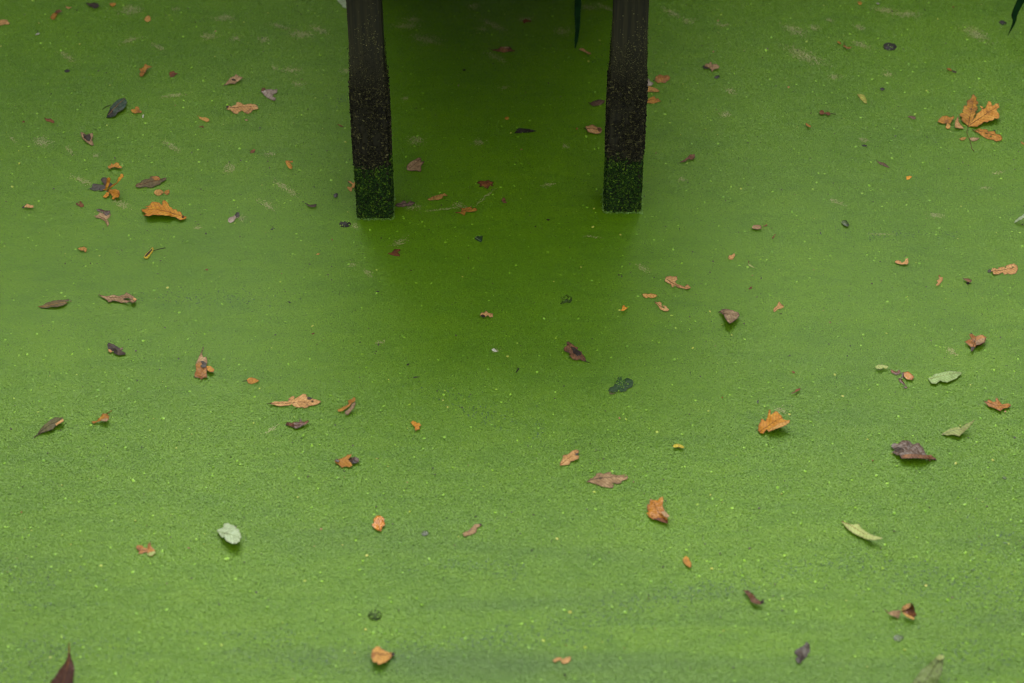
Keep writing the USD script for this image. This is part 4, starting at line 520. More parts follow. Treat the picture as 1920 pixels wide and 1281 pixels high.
['wet_scrap', 'leaf', 'small black scrap left of centre,upper of two',[-0.2439,3.8921],[['blade', 'black',[-39,-24,25,-3,38,19,35,24,20,5,-37,20],[],None,0,None]],[],None,[],None],
['wet_scrap', 'leaf', 'small black scrap with a thin tail left of centre,lower of two',[-0.2241,3.8503],[['blade', 'black',[-78,4,22,-1,24,19,112,10,25,16,-11,19,-46,-29,20],[],None,0,None]],[],None,[],None],
['froth', 'froth', 'small pale froth fleck near the middle of the picture',[-0.0416,3.9382],[['blade', 'white',[-72,21,30,-9,75,20,38,12,21,76,-40,28,7,-48,19,-37,-23,21],[],2,0,None]],[],None,[],None],
['oak_leaf', 'leaf', 'dark brown leaf with curled edges and a short stalk near the picture centre',[0.1468,3.9267],[['blade', 'brown',[-257,117,80,-177,202,106,-183,290,130,-129,302,139,-51,234,119,26,142,122,97,103,139,71,35,118,165,8,101,180,-54,74,242,-118,50,280,-275,31,192,-261,39,130,-203,46,52,-232,40,-42,-205,49,-134,-72,48,-86,-43,41,-148,5,59,-227,30,78],[],None,0,None],['dark_patch', 'umber',[-84,155,100,10,107,112,65,28,112,149,-15,93,164,-99,62,69,-132,51,-17,-35,55,-50,63,74],[],None,1,None]],[[0,[-161,231,122,8,-6,70,261,-253,31]]],'umber',[261,-258,36,355,-298,18],'umber'],
['green_leaf', 'leaf', 'dark green sunken leaf covered with duckweed right of centre',[0.2532,3.8227],[['blade', 'mossgreen',[-304,-165,27,-254,-54,24,-191,-31,22,-109,101,19,-41,295,19,21,281,20,49,186,21,144,248,23,281,179,28,300,93,27,258,-55,24,148,-95,21,114,-179,20,5,-213,19,-71,-158,20,-120,-223,21,-227,-205,24],[],None,0,None],['curled_tip', 'olive',[-279,-193,21,-219,-234,19,-133,-253,21,-239,-286,19,-275,-252,20],[],None,0,None]],[],None,[],None],
['oak_leaf', 'leaf', 'tan leaf with a notch in its right side below the green sunken leaf',[0.1333,3.5957],[['blade', 'tan',[-267,-238,20,-236,-119,23,-189,-25,31,-188,71,37,-82,83,46,40,200,51,131,234,50,185,200,51,174,114,56,114,108,54,98,54,56,188,38,60,171,-50,58,65,-106,53,-10,-119,45,-42,-213,37,-147,-222,25],[],None,0,None],['dark_notch', 'black',[96,100,54,150,115,55,167,71,59,113,40,57],[],None,1,None]],[[0,[-252,-218,20,-69,-55,41,146,180,51]]],'dullorange',[],None],
['oak_leaf', 'leaf', 'large flat pinkish grey leaf with dark torn rims below the notched tan leaf',[0.2171,3.5306],[['blade', 'pink',[-501,-59,32,-409,25,28,-302,108,24,-286,181,24,-195,211,21,-106,172,20,-15,233,19,60,232,19,58,172,19,192,129,24,289,139,29,386,148,38,433,51,43,401,-18,40,291,-37,30,288,-105,30,183,-139,24,80,-108,20,108,-168,21,75,-259,20,-6,-242,19,-87,-226,19,-235,-177,22,-309,-145,24,-383,-114,27],[[-214,62,22,-169,51,21,-194,11,21]],None,0,None]],[[0,[-470,-38,31,-260,29,23,100,71,20,398,75,39]]],'greybrown',[],None],
['yellow_leaf', 'leaf', 'small curved yellow pod-like leaf right of centre',[0.3772,3.6271],[['blade', 'yellow',[-131,-8,70,-98,53,70,-6,82,70,83,33,70,140,-29,70,93,-61,70,4,-29,70,-87,-41,70],[],2,0,None]],[],None,[],None],
['oak_leaf', 'leaf', 'glossy deep orange oak leaf with spiky lobes below right of centre',[0.3209,3.4362],[['blade', 'amberdeep',[-224,95,79,-212,171,81,-169,150,83,-148,312,100,-106,273,99,-18,263,110,10,238,116,86,307,150,146,330,160,141,199,139,122,92,127,154,-33,137,156,-111,137,266,-188,92,212,-231,75,223,-366,30,166,-303,46,105,-348,54,32,-309,75,-98,-268,73,-182,-197,57,-250,-66,40,-190,-38,53,-218,28,67],[],None,0,None],['folded_lobe', 'pink',[74,-147,170,155,-100,170,207,-182,170,259,-263,170,201,-309,170,133,-263,170],[],None,0,None],['dark_lobe', 'rust',[-152,-147,80,-64,-162,80,23,-178,80,95,-226,80,166,-274,80,207,-394,80,98,-355,80,14,-313,80,-69,-270,80],[],None,0,None]],[[0,[195,-315,37,25,-123,107,-79,197,97]]],'rust',[],None],
['stick', 'stick', 'thin slanting black stick left of the dark brown curled leaf',[0.0128,3.8722],[['blade', 'black',[-56,-91,28,-3,31,19,28,84,24,50,66,24,16,5,19,-34,-94,27],[],None,0,None]],[],None,[],None],
['stick', 'stick', 'tiny curved black stick right of centre near the golden raised leaf',[0.5691,3.7708],[['blade', 'black',[-34,-1,19,1,66,25,22,52,22,-6,-1,19,21,-49,21,-2,-67,21],[],None,0,None]],[],None,[],None],
['berry', 'berry', 'tiny red speck right of the green sunken leaf',[0.487,3.7848],[['blade', 'red',[-21,-1,20,-7,21,19,14,16,20,19,-11,21,-4,-22,19],[],2,0,None]],[],None,[],None],
['oak_leaf', 'leaf', 'large golden raised oak leaf with a rolled front edge at right',[0.5939,3.6966],[['blade', 'amber',[-284,-266,42,-325,-188,56,-304,-64,93,-258,38,100,-211,155,91,-144,44,111,-93,142,140,-77,211,196,-59,295,236,-13,284,234,-25,177,192,78,252,201,141,274,200,181,195,195,237,118,188,258,13,189,405,-23,218,384,-97,217,261,-158,171,187,-166,146,109,-191,140,-15,-249,113,-92,-278,100,-132,-197,101,-214,-314,71],[],None,0,None],['rolled_edge', 'ochretan',[-97,-307,131,-108,-258,132,15,-193,178,90,-164,214,170,-108,220,284,-87,242,399,-61,258,377,-144,258,246,-216,225,168,-247,218,92,-271,203,0,-275,152],[],None,0,None]],[[0,[-288,-228,46,-127,-139,106,93,2,156,248,76,188]]],'dullorange',[-350,-144,18,-281,-206,58],'umber'],
['green_leaf', 'leaf', 'small pale green boat-shaped leaf left of the shredded rusty leaf',[0.8649,3.8778],[['blade', 'limepale',[-154,22,61,-63,49,109,18,63,95,139,24,90,167,-7,90,40,-30,87,-27,-76,81,-117,-50,76],[],None,0,None]],[],None,[],None],
['shredded_leaf', 'leaf', 'shredded wet rusty leaf in three linked scraps at right',[0.9254,3.8509],[['blade', 'wetorange',[-110,104,60,5,148,60,72,61,60,132,-39,60,64,-134,60,-57,-112,60,-109,-26,60],[],None,0,None],['scrap', 'wetrust',[-385,256,25,-269,166,19,-183,243,21,-151,117,24,-266,57,19,-324,100,19,-382,141,23],[],None,0,None],['scrap', 'wetrust',[-251,-67,35,-185,-41,31,-143,-139,21,-103,-235,19,-63,-334,21,-52,-365,22,-160,-363,20,-139,-319,20,-107,-311,20,-172,-203,20,-216,-175,22],[],None,0,None],['wet_link', 'wetblack',[-162,128,22,-100,152,24,-86,27,19,-143,-83,29,-184,-38,24,-134,44,19],[],None,0,None]],[],None,[],None],
['green_leaf', 'leaf', 'pale green oblong leaf with a wavy lower edge at right',[1.0095,3.8472],[['blade', 'palegreenlime',[-386,-36,50,-280,25,59,-241,84,61,-153,108,65,-64,136,65,49,167,62,163,198,60,244,182,61,325,167,62,405,151,63,404,94,64,311,7,64,219,-82,66,126,-134,69,34,-184,70,-73,-172,71,-130,-131,73,-238,-237,80,-342,-213,68,-376,-127,55],[],None,0,None]],[[0,[-353,-68,53,17,44,66,404,138,64]]],'limepale',[],None],
['green_leaf', 'leaf', 'pale yellow-green leaf with a long raised tail at right',[1.0194,3.676],[['blade', 'limepale',[-407,-91,30,-324,-22,46,-185,42,89,-25,91,80,21,103,90,28,47,96,94,72,141,162,107,175,264,121,227,353,136,299,274,62,201,157,-54,169,49,-124,111,-21,-205,100,-150,-151,96,-294,-134,55],[],None,0,None]],[[0,[-377,-92,32,-104,-32,93,137,29,170]]],'palegreen',[],None],
['oak_leaf', 'leaf', 'small orange-red lobed leaf near the right edge',[1.1178,3.7596],[['blade', 'dullorange',[-295,94,68,-223,64,68,-165,149,69,-69,63,69,-11,84,69,-8,169,70,43,203,70,73,85,69,120,-18,65,266,29,61,335,-25,60,244,-119,61,132,-143,63,58,-228,64,16,-199,65,-96,-125,67,-197,-84,68,-232,1,68],[],None,0,None]],[[0,[-281,86,68,2,-83,67,302,-34,60]]],'rust',[],None],
['grey_leaf', 'leaf', 'large glossy grey-brown leaf with a rolled lower edge at right',[0.9054,3.6094],[['blade', 'greysheen',[-466,219,60,-384,277,63,-265,268,73,-210,351,73,-131,374,70,-19,312,83,42,205,98,122,244,100,169,256,100,243,120,101,271,-22,100,306,-112,87,406,-68,61,470,-118,38,530,-182,31,497,-211,31,397,-211,46,292,-229,83,197,-240,117,103,-245,145,-6,-258,159,-106,-238,137,-196,-243,131,-289,-261,140,-309,-141,120,-382,-85,80,-470,32,40,-379,55,60,-429,139,57],[],None,0,None],['rolled_edge', 'brown',[-313,-160,140,-220,-147,148,-128,-143,166,-39,-149,173,51,-148,172,130,-161,171,211,-163,159,296,-151,130,397,-103,91,463,-149,61,524,-212,50,407,-224,70,283,-267,124,196,-285,157,114,-289,175,33,-287,186,-50,-288,183,-130,-281,171,-209,-271,155,-290,-265,144],[],None,0,None],['rotten_patch', 'umber',[-401,119,58,-309,146,72,-200,65,94,-201,-53,111,-307,-64,101,-383,22,61],[],None,1,None]],[],None,[],None],
['leaf_fragment', 'leaf', 'thin dark rust forked scrap at right above the golden raised leaf',[0.6584,3.8017],[['blade', 'rust',[-128,-72,60,-31,-21,60,6,56,60,118,99,60,97,35,60,15,-21,60,-82,-81,60],[],None,0,None]],[],None,[],None],
['leaf_fragment', 'leaf', 'tiny rusty crumb above the thin forked rust scrap',[0.6588,3.8662],[['blade', 'rust',[-49,15,26,-9,46,21,31,3,20,37,-34,22,-9,-30,19],[],None,0,None]],[],None,[],None],
['wet_scrap', 'leaf', 'small dark smudge of wet leaf near the right edge,low down',[1.1029,3.5357],[['blade', 'darkwet',[-58,9,24,-4,45,20,56,9,24,31,-37,22,-27,-27,20],[],None,0,None]],[],None,[],None],
['leaf_fragment', 'leaf', 'tiny dark red crumb left of the large grey-brown leaf',[0.8141,3.5889],[['blade', 'rust',[-29,2,22,1,29,19,27,-1,21,1,-28,19],[],None,0,None]],[],None,[],None],
['oak_leaf', 'leaf', 'small forked orange leaf with a pale spot at lower left',[-0.7975,3.3272],[['blade', 'dullorange',[-226,41,25,-200,125,24,-98,121,20,-49,65,19,28,26,20,30,197,20,81,213,24,111,78,27,212,-45,38,220,-122,40,156,-209,32,47,-145,22,39,-69,21,-59,-105,19,-158,-126,22,-138,-50,21],[],None,0,None],['pale_spot', 'limepale',[37,-137,21,79,-90,24,205,-64,37,223,-115,40,155,-198,31,90,-192,25],[],None,1,None]],[[0,[-183,-33,23,47,-13,22,87,155,24]]],'brown',[],None],
['pale_green_leaf', 'leaf', 'rounded pale grey-green leaf raised above its shadow at lower left',[-0.6194,3.3625],[['blade', 'palegreen',[-281,153,60,-210,191,72,-141,239,71,-139,370,53,-20,358,68,115,209,129,233,57,173,290,-102,180,276,-256,206,216,-371,239,94,-333,207,-14,-270,200,-86,-130,169,-131,-130,155,-207,11,92],[],None,0,None]],[[0,[-247,110,66,-10,-21,153,269,-185,189]]],'palegreenlime',[],None],
['pointed_leaf', 'leaf', 'dark brown pointed leaf standing up at the bottom left corner',[-0.9248,2.9698],[['blade', 'redbrown',[89,535,749,100,448,638,127,307,597,170,224,527,184,184,458,207,119,424,236,31,420,236,-72,404,226,-140,343,208,-181,245,179,-235,160,166,-339,143,91,-349,157,18,-367,181,-60,-370,185,-145,-348,156,-234,-315,111,-319,-296,85,-396,-299,90,-360,-212,87,-314,-157,127,-259,-132,206,-204,-105,284,-151,-41,334,-108,57,340,-60,129,358,-4,173,414,35,208,480,75,239,552,91,374,600,86,443,630,93,471,712],[],3,0,None]],[[0,[95,505,743,103,254,576,70,-5,377,-47,-341,191]]],'dullorange',[],None],
['leaf_fragment', 'leaf', 'tiny rusty crumb near the left edge at lower left',[-1.0845,3.4349],[['blade', 'rust',[-30,-4,20,-7,36,19,28,3,21,9,-34,19],[],None,0,None]],[],None,[],None],
['oak_leaf', 'leaf', 'wet bright orange lobed leaf at lower left of centre',[-0.2932,3.3977],[['blade', 'amberwet',[-151,-21,53,-103,38,53,-116,136,51,-53,233,50,36,232,51,127,150,57,116,52,59,149,-26,60,78,-102,59,68,-216,58,-6,-196,57,-51,-157,56,-97,-118,55],[],None,0,None]],[[0,[38,-197,58,-1,36,55,-1,194,51]]],'dullorange',[],None],
['oak_leaf', 'leaf', 'slim pinkish tan leaf with a dark right tip at lower centre',[-0.0864,3.3831],[['blade', 'pink',[-223,-105,31,-116,-40,22,-15,77,20,43,161,25,189,169,38,190,114,35,103,53,26,75,-77,20,-56,-154,22,-187,-201,32],[],None,0,None],['dark_tip', 'umber',[137,155,32,189,173,38,204,128,37,161,109,32],[],None,1,None]],[],None,[],None],
['oak_leaf', 'leaf', 'tan-orange broad lobed leaf with a dark stalk at the bottom',[-0.2741,3.0322],[['blade', 'ochretan',[-197,42,129,-175,158,92,-111,268,62,-27,273,65,4,207,74,104,133,80,202,116,56,273,85,51,208,-33,68,144,-154,114,26,-265,169,-42,-291,180,-73,-213,169,-142,-225,161,-189,-101,157],[],None,0,None],['stalk_end', 'umber',[192,91,57,287,103,87,305,60,87,276,15,74,222,8,56],[],None,0,None],['orange_lobe', 'dullorange',[-193,34,131,-143,72,113,-97,-14,134,-133,-118,157,-182,-82,155],[],None,1,None]],[[0,[217,72,54,41,4,111,-128,51,118]]],'brown',[],None],
['wet_scrap', 'leaf', 'faint dark green sunken tuft at lower centre',[-0.1906,3.3736],[['blade', 'darkwet',[-82,3,16,-31,72,16,33,80,16,78,34,16,65,-43,16,-7,-81,16,-57,-66,16],[],None,0,None]],[],None,[],None],
['oak_leaf', 'leaf', 'small smooth orange oblong leaf alone at lower right of centre',[0.3797,3.2899],[['blade', 'ochre',[-97,30,34,-78,128,30,-17,181,33,37,119,40,85,-51,65,79,-156,70,34,-177,68,-46,-77,52],[],None,0,None]],[],None,[],None],
['curled_leaf', 'leaf', 'narrow curled brown leaf with a black end at lower right',[0.5152,3.1859],[['blade', 'brown',[-207,270,40,-74,202,102,-3,48,158,79,-46,116,162,-89,102,176,-124,101,141,-178,100,42,-170,104,-53,-106,100,-98,37,81,-160,153,72],[],None,0,None],['black_end', 'umber',[74,-133,84,138,-101,108,210,-73,159,216,-154,138,145,-174,91],[],None,0,None]],[],None,[],None],
['oak_leaf', 'leaf', 'small tan moustache-shaped leaf at the bottom edge right of centre',[0.105,3.0271],[['blade', 'tan',[-201,-25,48,-130,46,32,-32,79,20,-5,38,19,51,38,20,107,87,24,177,81,32,181,12,31,132,-70,25,35,-100,19,-21,-66,20,-34,-4,21,-104,-31,29,-160,-88,40],[],None,0,None]],[],None,[],None],
['wet_scrap', 'leaf', 'small round black crumb below the moustache-shaped leaf',[0.1102,2.9887],[['blade', 'black',[-33,1,20,-13,35,20,17,22,19,28,-14,21,0,-41,20],[],2,0,None]],[],None,[],None],
['wet_scrap', 'leaf', 'tiny black crumb at the bottom right of centre',[0.4609,3.0074],[['blade', 'black',[-21,6,20,-3,27,20,24,5,21,11,-22,21,-11,-14,19],[],None,0,None]],[],None,[],None],
['narrow_leaf', 'leaf', 'narrow pale yellow-green leaf with a rusty midrib at lower right',[0.7672,3.3686],[['blade', 'limepale',[-424,359,40,-312,311,52,-174,251,76,-56,267,80,-9,151,81,41,81,84,90,3,97,153,-60,126,217,-118,149,285,-154,158,352,-193,170,420,-231,180,318,-244,164,230,-259,160,146,-239,147,68,-196,107,6,-128,73,-61,-80,60,-130,-38,67,-199,5,72,-264,83,71,-327,169,59,-375,267,46],[],None,0,None]],[[0,[-408,370,40,-234,237,69,-76,62,73,108,-86,112]]],'dullorange',[],None],
['curled_leaf', 'leaf', 'brown leaf rolled into a cone with a twisted tail at lower right',[0.8085,3.1458],[['tail', 'pink',[-196,68,159,-147,55,130,-88,22,81,13,59,103,135,48,139,171,35,133,145,-47,78,100,-107,41,30,-76,69,-55,-54,87,-105,2,84],[],None,0,None],['upper_lip', 'tan',[169,40,149,191,45,256,267,49,340,342,23,395,329,-33,330,233,-63,279,171,12,153],[],None,0,None],['hollow', 'wetrust',[179,35,110,274,39,150,350,20,278,362,61,379,440,36,244,456,21,150,489,-80,119,423,-116,51,351,-90,87,279,-64,121],[],-3,0,None],['lower_lip', 'ochretan',[174,9,130,282,-40,118,365,-78,96,445,-129,90,411,-175,90,344,-138,95,275,-109,111,223,-55,126],[],None,0,None]],[],None,[],None],
['grey_leaf', 'leaf', 'dark grey-green half sunken leaf at lower right',[0.6073,3.0446],[['blade', 'greydark',[-167,17,23,-103,108,19,-29,150,20,44,192,23,123,307,33,173,238,31,184,103,24,135,-50,19,74,-111,20,12,-176,25,-69,-291,40,-136,-258,42,-154,-147,33,-92,-89,26],[],None,0,None],['rotten_patch', 'umber',[-140,0,23,-50,73,19,20,3,19,25,-121,22,-64,-235,34,-84,-89,25],[],None,1,None]],[],None,[],None],
['wet_scrap', 'leaf', 'faint dark green sunken patch below the rolled cone leaf',[0.814,3.0851],[['blade', 'darkwet',[-113,4,16,-56,85,16,30,99,16,101,57,16,109,-14,16,50,-84,16,-34,-91,16,-87,-56,16],[],None,0,None]],[],None,[],None],
['green_leaf', 'leaf', 'long olive-green leaf with a pale tip at the bottom right',[0.8579,2.966],[['blade', 'olivegreen',[-441,-243,66,-381,-142,66,-328,-66,101,-277,-20,153,-225,32,198,-167,102,218,-105,186,220,-44,239,226,13,277,251,66,304,291,126,341,344,190,389,383,275,368,399,367,373,381,344,283,363,322,198,340,296,96,340,254,4,324,220,-62,274,190,-113,205,161,-168,159,126,-244,141,87,-336,144,8,-336,151,-70,-333,154,-146,-319,141,-217,-292,112,-288,-264,80,-363,-246,63],[],None,0,None],['pale_tip', 'limepale',[178,350,433,266,416,459,365,415,439,354,333,425,258,307,413],[],None,0,None]],[[0,[283,377,399,71,88,260,-205,-282,117]]],'umber',[],None],
]

PALETTE = {  # main colour, second colour, rim colour, roughness, specular
    'amber': ((0.57, 0.285, 0.028), (0.47, 0.20, 0.020), (0.16, 0.055, 0.012), 0.5, 0.35),
    'amberdeep': ((0.50, 0.225, 0.016), (0.36, 0.14, 0.012), (0.14, 0.04, 0.010), 0.32, 0.5),
    'amberwet': ((0.60, 0.26, 0.014), (0.48, 0.18, 0.010), (0.2, 0.05, 0.008), 0.16, 0.6),
    'ochre': ((0.46, 0.235, 0.030), (0.32, 0.145, 0.020), (0.10, 0.04, 0.014), 0.5, 0.35),
    'ochretan': ((0.50, 0.295, 0.085), (0.40, 0.215, 0.055), (0.13, 0.06, 0.025), 0.6, 0.3),
    'tan': ((0.54, 0.325, 0.135), (0.43, 0.235, 0.085), (0.12, 0.07, 0.04), 0.62, 0.3),
    'pink': ((0.41, 0.275, 0.140), (0.26, 0.165, 0.080), (0.07, 0.04, 0.03), 0.58, 0.35),
    'greytan': ((0.37, 0.265, 0.15), (0.22, 0.15, 0.085), (0.05, 0.035, 0.025), 0.6, 0.3),
    'dullorange': ((0.40, 0.19, 0.038), (0.26, 0.11, 0.024), (0.09, 0.035, 0.016), 0.4, 0.4),
    'brown': ((0.22, 0.105, 0.042), (0.12, 0.055, 0.026), (0.035, 0.02, 0.014), 0.5, 0.35),
    'greybrown': ((0.24, 0.17, 0.11), (0.15, 0.10, 0.07), (0.04, 0.03, 0.024), 0.5, 0.35),
    'mauve': ((0.175, 0.10, 0.060), (0.11, 0.065, 0.04), (0.05, 0.03, 0.03), 0.5, 0.35),
    'rust': ((0.26, 0.095, 0.026), (0.13, 0.045, 0.016), (0.04, 0.016, 0.012), 0.5, 0.35),
    'umber': ((0.060, 0.034, 0.018), (0.028, 0.018, 0.012), (0.012, 0.010, 0.009), 0.45, 0.4),
    'wetrust': ((0.19, 0.06, 0.014), (0.07, 0.024, 0.008), (0.02, 0.010, 0.008), 0.24, 0.5),
    'wetorange': ((0.36, 0.15, 0.018), (0.25, 0.09, 0.012), (0.06, 0.02, 0.01), 0.24, 0.5),
    'wetblack': ((0.020, 0.015, 0.013), (0.06, 0.03, 0.016), (0.010, 0.010, 0.010), 0.24, 0.5),
    'black': ((0.008, 0.008, 0.009), (0.02, 0.017, 0.013), (0.008, 0.008, 0.010), 0.35, 0.5),
    'darkwet': ((0.016, 0.028, 0.010), (0.045, 0.085, 0.012), (0.010, 0.014, 0.008), 0.25, 0.5),
    'grey': ((0.42, 0.36, 0.29), (0.28, 0.22, 0.17), (0.09, 0.06, 0.045), 0.5, 0.4),
    'greydark': ((0.085, 0.075, 0.055), (0.045, 0.037, 0.028), (0.02, 0.018, 0.016), 0.4, 0.45),
    'greysheen': ((0.135, 0.105, 0.080), (0.085, 0.052, 0.034), (0.03, 0.022, 0.018), 0.33, 0.6),
    'palegrey': ((0.45, 0.44, 0.38), (0.35, 0.33, 0.28), (0.2, 0.18, 0.15), 0.6, 0.3),
    'white': ((0.66, 0.64, 0.55), (0.5, 0.5, 0.42), (0.4, 0.38, 0.3), 0.5, 0.3),
    'darkgreen': ((0.020, 0.065, 0.040), (0.030, 0.050, 0.030), (0.02, 0.02, 0.014), 0.35, 0.5),
    'bluegreen': ((0.022, 0.080, 0.045), (0.030, 0.055, 0.020), (0.015, 0.025, 0.014), 0.35, 0.5),
    'palegreen': ((0.36, 0.45, 0.29), (0.30, 0.38, 0.22), (0.16, 0.18, 0.10), 0.5, 0.35),
    'palegreenlime': ((0.33, 0.46, 0.19), (0.28, 0.40, 0.14), (0.16, 0.2, 0.08), 0.5, 0.35),
    'limepale': ((0.33, 0.385, 0.125), (0.27, 0.32, 0.10), (0.2, 0.18, 0.07), 0.5, 0.35),
    'yellowgreen': ((0.34, 0.36, 0.06), (0.26, 0.27, 0.045), (0.14, 0.12, 0.03), 0.5, 0.35),
    'yellow': ((0.54, 0.44, 0.035), (0.42, 0.34, 0.03), (0.14, 0.08, 0.02), 0.45, 0.4),
    'olive': ((0.125, 0.125, 0.042), (0.085, 0.075, 0.03), (0.04, 0.03, 0.018), 0.5, 0.35),
    'olivegreen': ((0.085, 0.125, 0.024), (0.13, 0.18, 0.05), (0.05, 0.045, 0.02), 0.45, 0.4),
    'olivebrown': ((0.17, 0.115, 0.048), (0.10, 0.075, 0.03), (0.035, 0.025, 0.016), 0.5, 0.35),
    'darkolive': ((0.045, 0.042, 0.022), (0.03, 0.026, 0.018), (0.015, 0.013, 0.011), 0.45, 0.4),
    'redbrown': ((0.10, 0.042, 0.022), (0.06, 0.026, 0.016), (0.03, 0.014, 0.01), 0.45, 0.4),
    'mossgreen': ((0.030, 0.095, 0.022), (0.022, 0.06, 0.016), (0.015, 0.03, 0.012), 0.4, 0.4),
    'gold': ((0.50, 0.26, 0.050), (0.40, 0.18, 0.030), (0.10, 0.045, 0.015), 0.55, 0.3),
    'red': ((0.45, 0.05, 0.02), (0.3, 0.04, 0.02), (0.2, 0.03, 0.02), 0.4, 0.4),
}
for key, (c0, c1, c2, rough, spec) in PALETTE.items():
    lo = tuple(0.78 * v for v in c0)
    material('leaf_' + key, {
        'g': ('geometry', {}),
        'oi': ('object_info', {}),
        'big': ('noise_texture', {'scale': 48.0, 'detail': 4.0, 'roughness': 0.6}),
        'br': ('rgb_ramp', {'ramp': [(0.34, c0), (0.50, c1), (0.58, c1), (0.67, tuple(0.45 * a + 0.55 * b for a, b in zip(c1, c2)))]}),
        'fine': ('noise_texture', {'scale': 420.0, 'detail': 3.0, 'roughness': 0.6}),
        'fr': ('rgb_ramp', {'ramp': [(0.3, (0.8, 0.78, 0.76)), (0.7, (1.12, 1.12, 1.12))]}),
        'mul': ('mix', {'mix_type': 'multiply', 'fac': 1.0}),
        'edge': ('attribute', {'attribute': 'edge'}),
        'vein': ('attribute', {'attribute': 'vein'}),
        'vs': ('math', {'math_type': 'fraction'}),
        'vr': ('rgb_ramp', {'ramp': [(0.0, (0.55, 0.5, 0.46)), (0.14, (1, 1, 1)), (0.88, (1.06, 1.06, 1.06)), (1.0, (0.55, 0.5, 0.46))]}),
        'vm': ('mix', {'mix_type': 'multiply', 'fac': 0.8}),
        'er': ('math', {'math_type': 'multiply_add', 'value2': 1.6, 'value3': -0.62}),
        'es': ('math', {'math_type': 'add', 'use_clamp': True}),
        'rimf': ('math', {'math_type': 'multiply'}),
        'rim': ('mix', {'color2': c2}),
        'val': ('math', {'math_type': 'multiply_add', 'value2': 0.3, 'value3': 0.85}),
        'hv': ('hsv', {'saturation': 1.0}),
        'bump': ('bump', {'strength': 0.5, 'distance': 0.0012}),
        'p': ('principled_bsdf', {'roughness': rough, 'specular_ior_level': spec * 0.5}),
        'tl': ('translucent_bsdf', {}),
        'mixs': ('mix_closure', {'fac': 0.12}),
    }, [('g.position', 'big.vector'), ('g.position', 'fine.vector'), ('big.fac', 'br.fac'), ('fine.fac', 'fr.fac'), ('br.color', 'mul.color1'), ('fr.color', 'mul.color2'),
        ('vein.fac', 'vs.value1'), ('vs.value', 'vr.fac'), ('mul.color', 'vm.color1'), ('vr.color', 'vm.color2'),
        ('big.fac', 'er.value1'), ('edge.fac', 'es.value1'), ('er.value', 'es.value2'), ('es.value', 'rimf.value1'), ('edge.fac', 'rimf.value2'), ('rimf.value', 'rim.fac'), ('vm.color', 'rim.color1'),
        ('oi.random', 'val.value1'), ('val.value', 'hv.value'), ('rim.color', 'hv.color'), ('hv.color', 'p.base_color'), ('hv.color', 'tl.color'),
        ('fine.fac', 'bump.height'), ('bump.normal', 'p.normal'), ('p.BSDF', 'mixs.closure1'), ('tl.BSDF', 'mixs.closure2')], surface='mixs.closure')


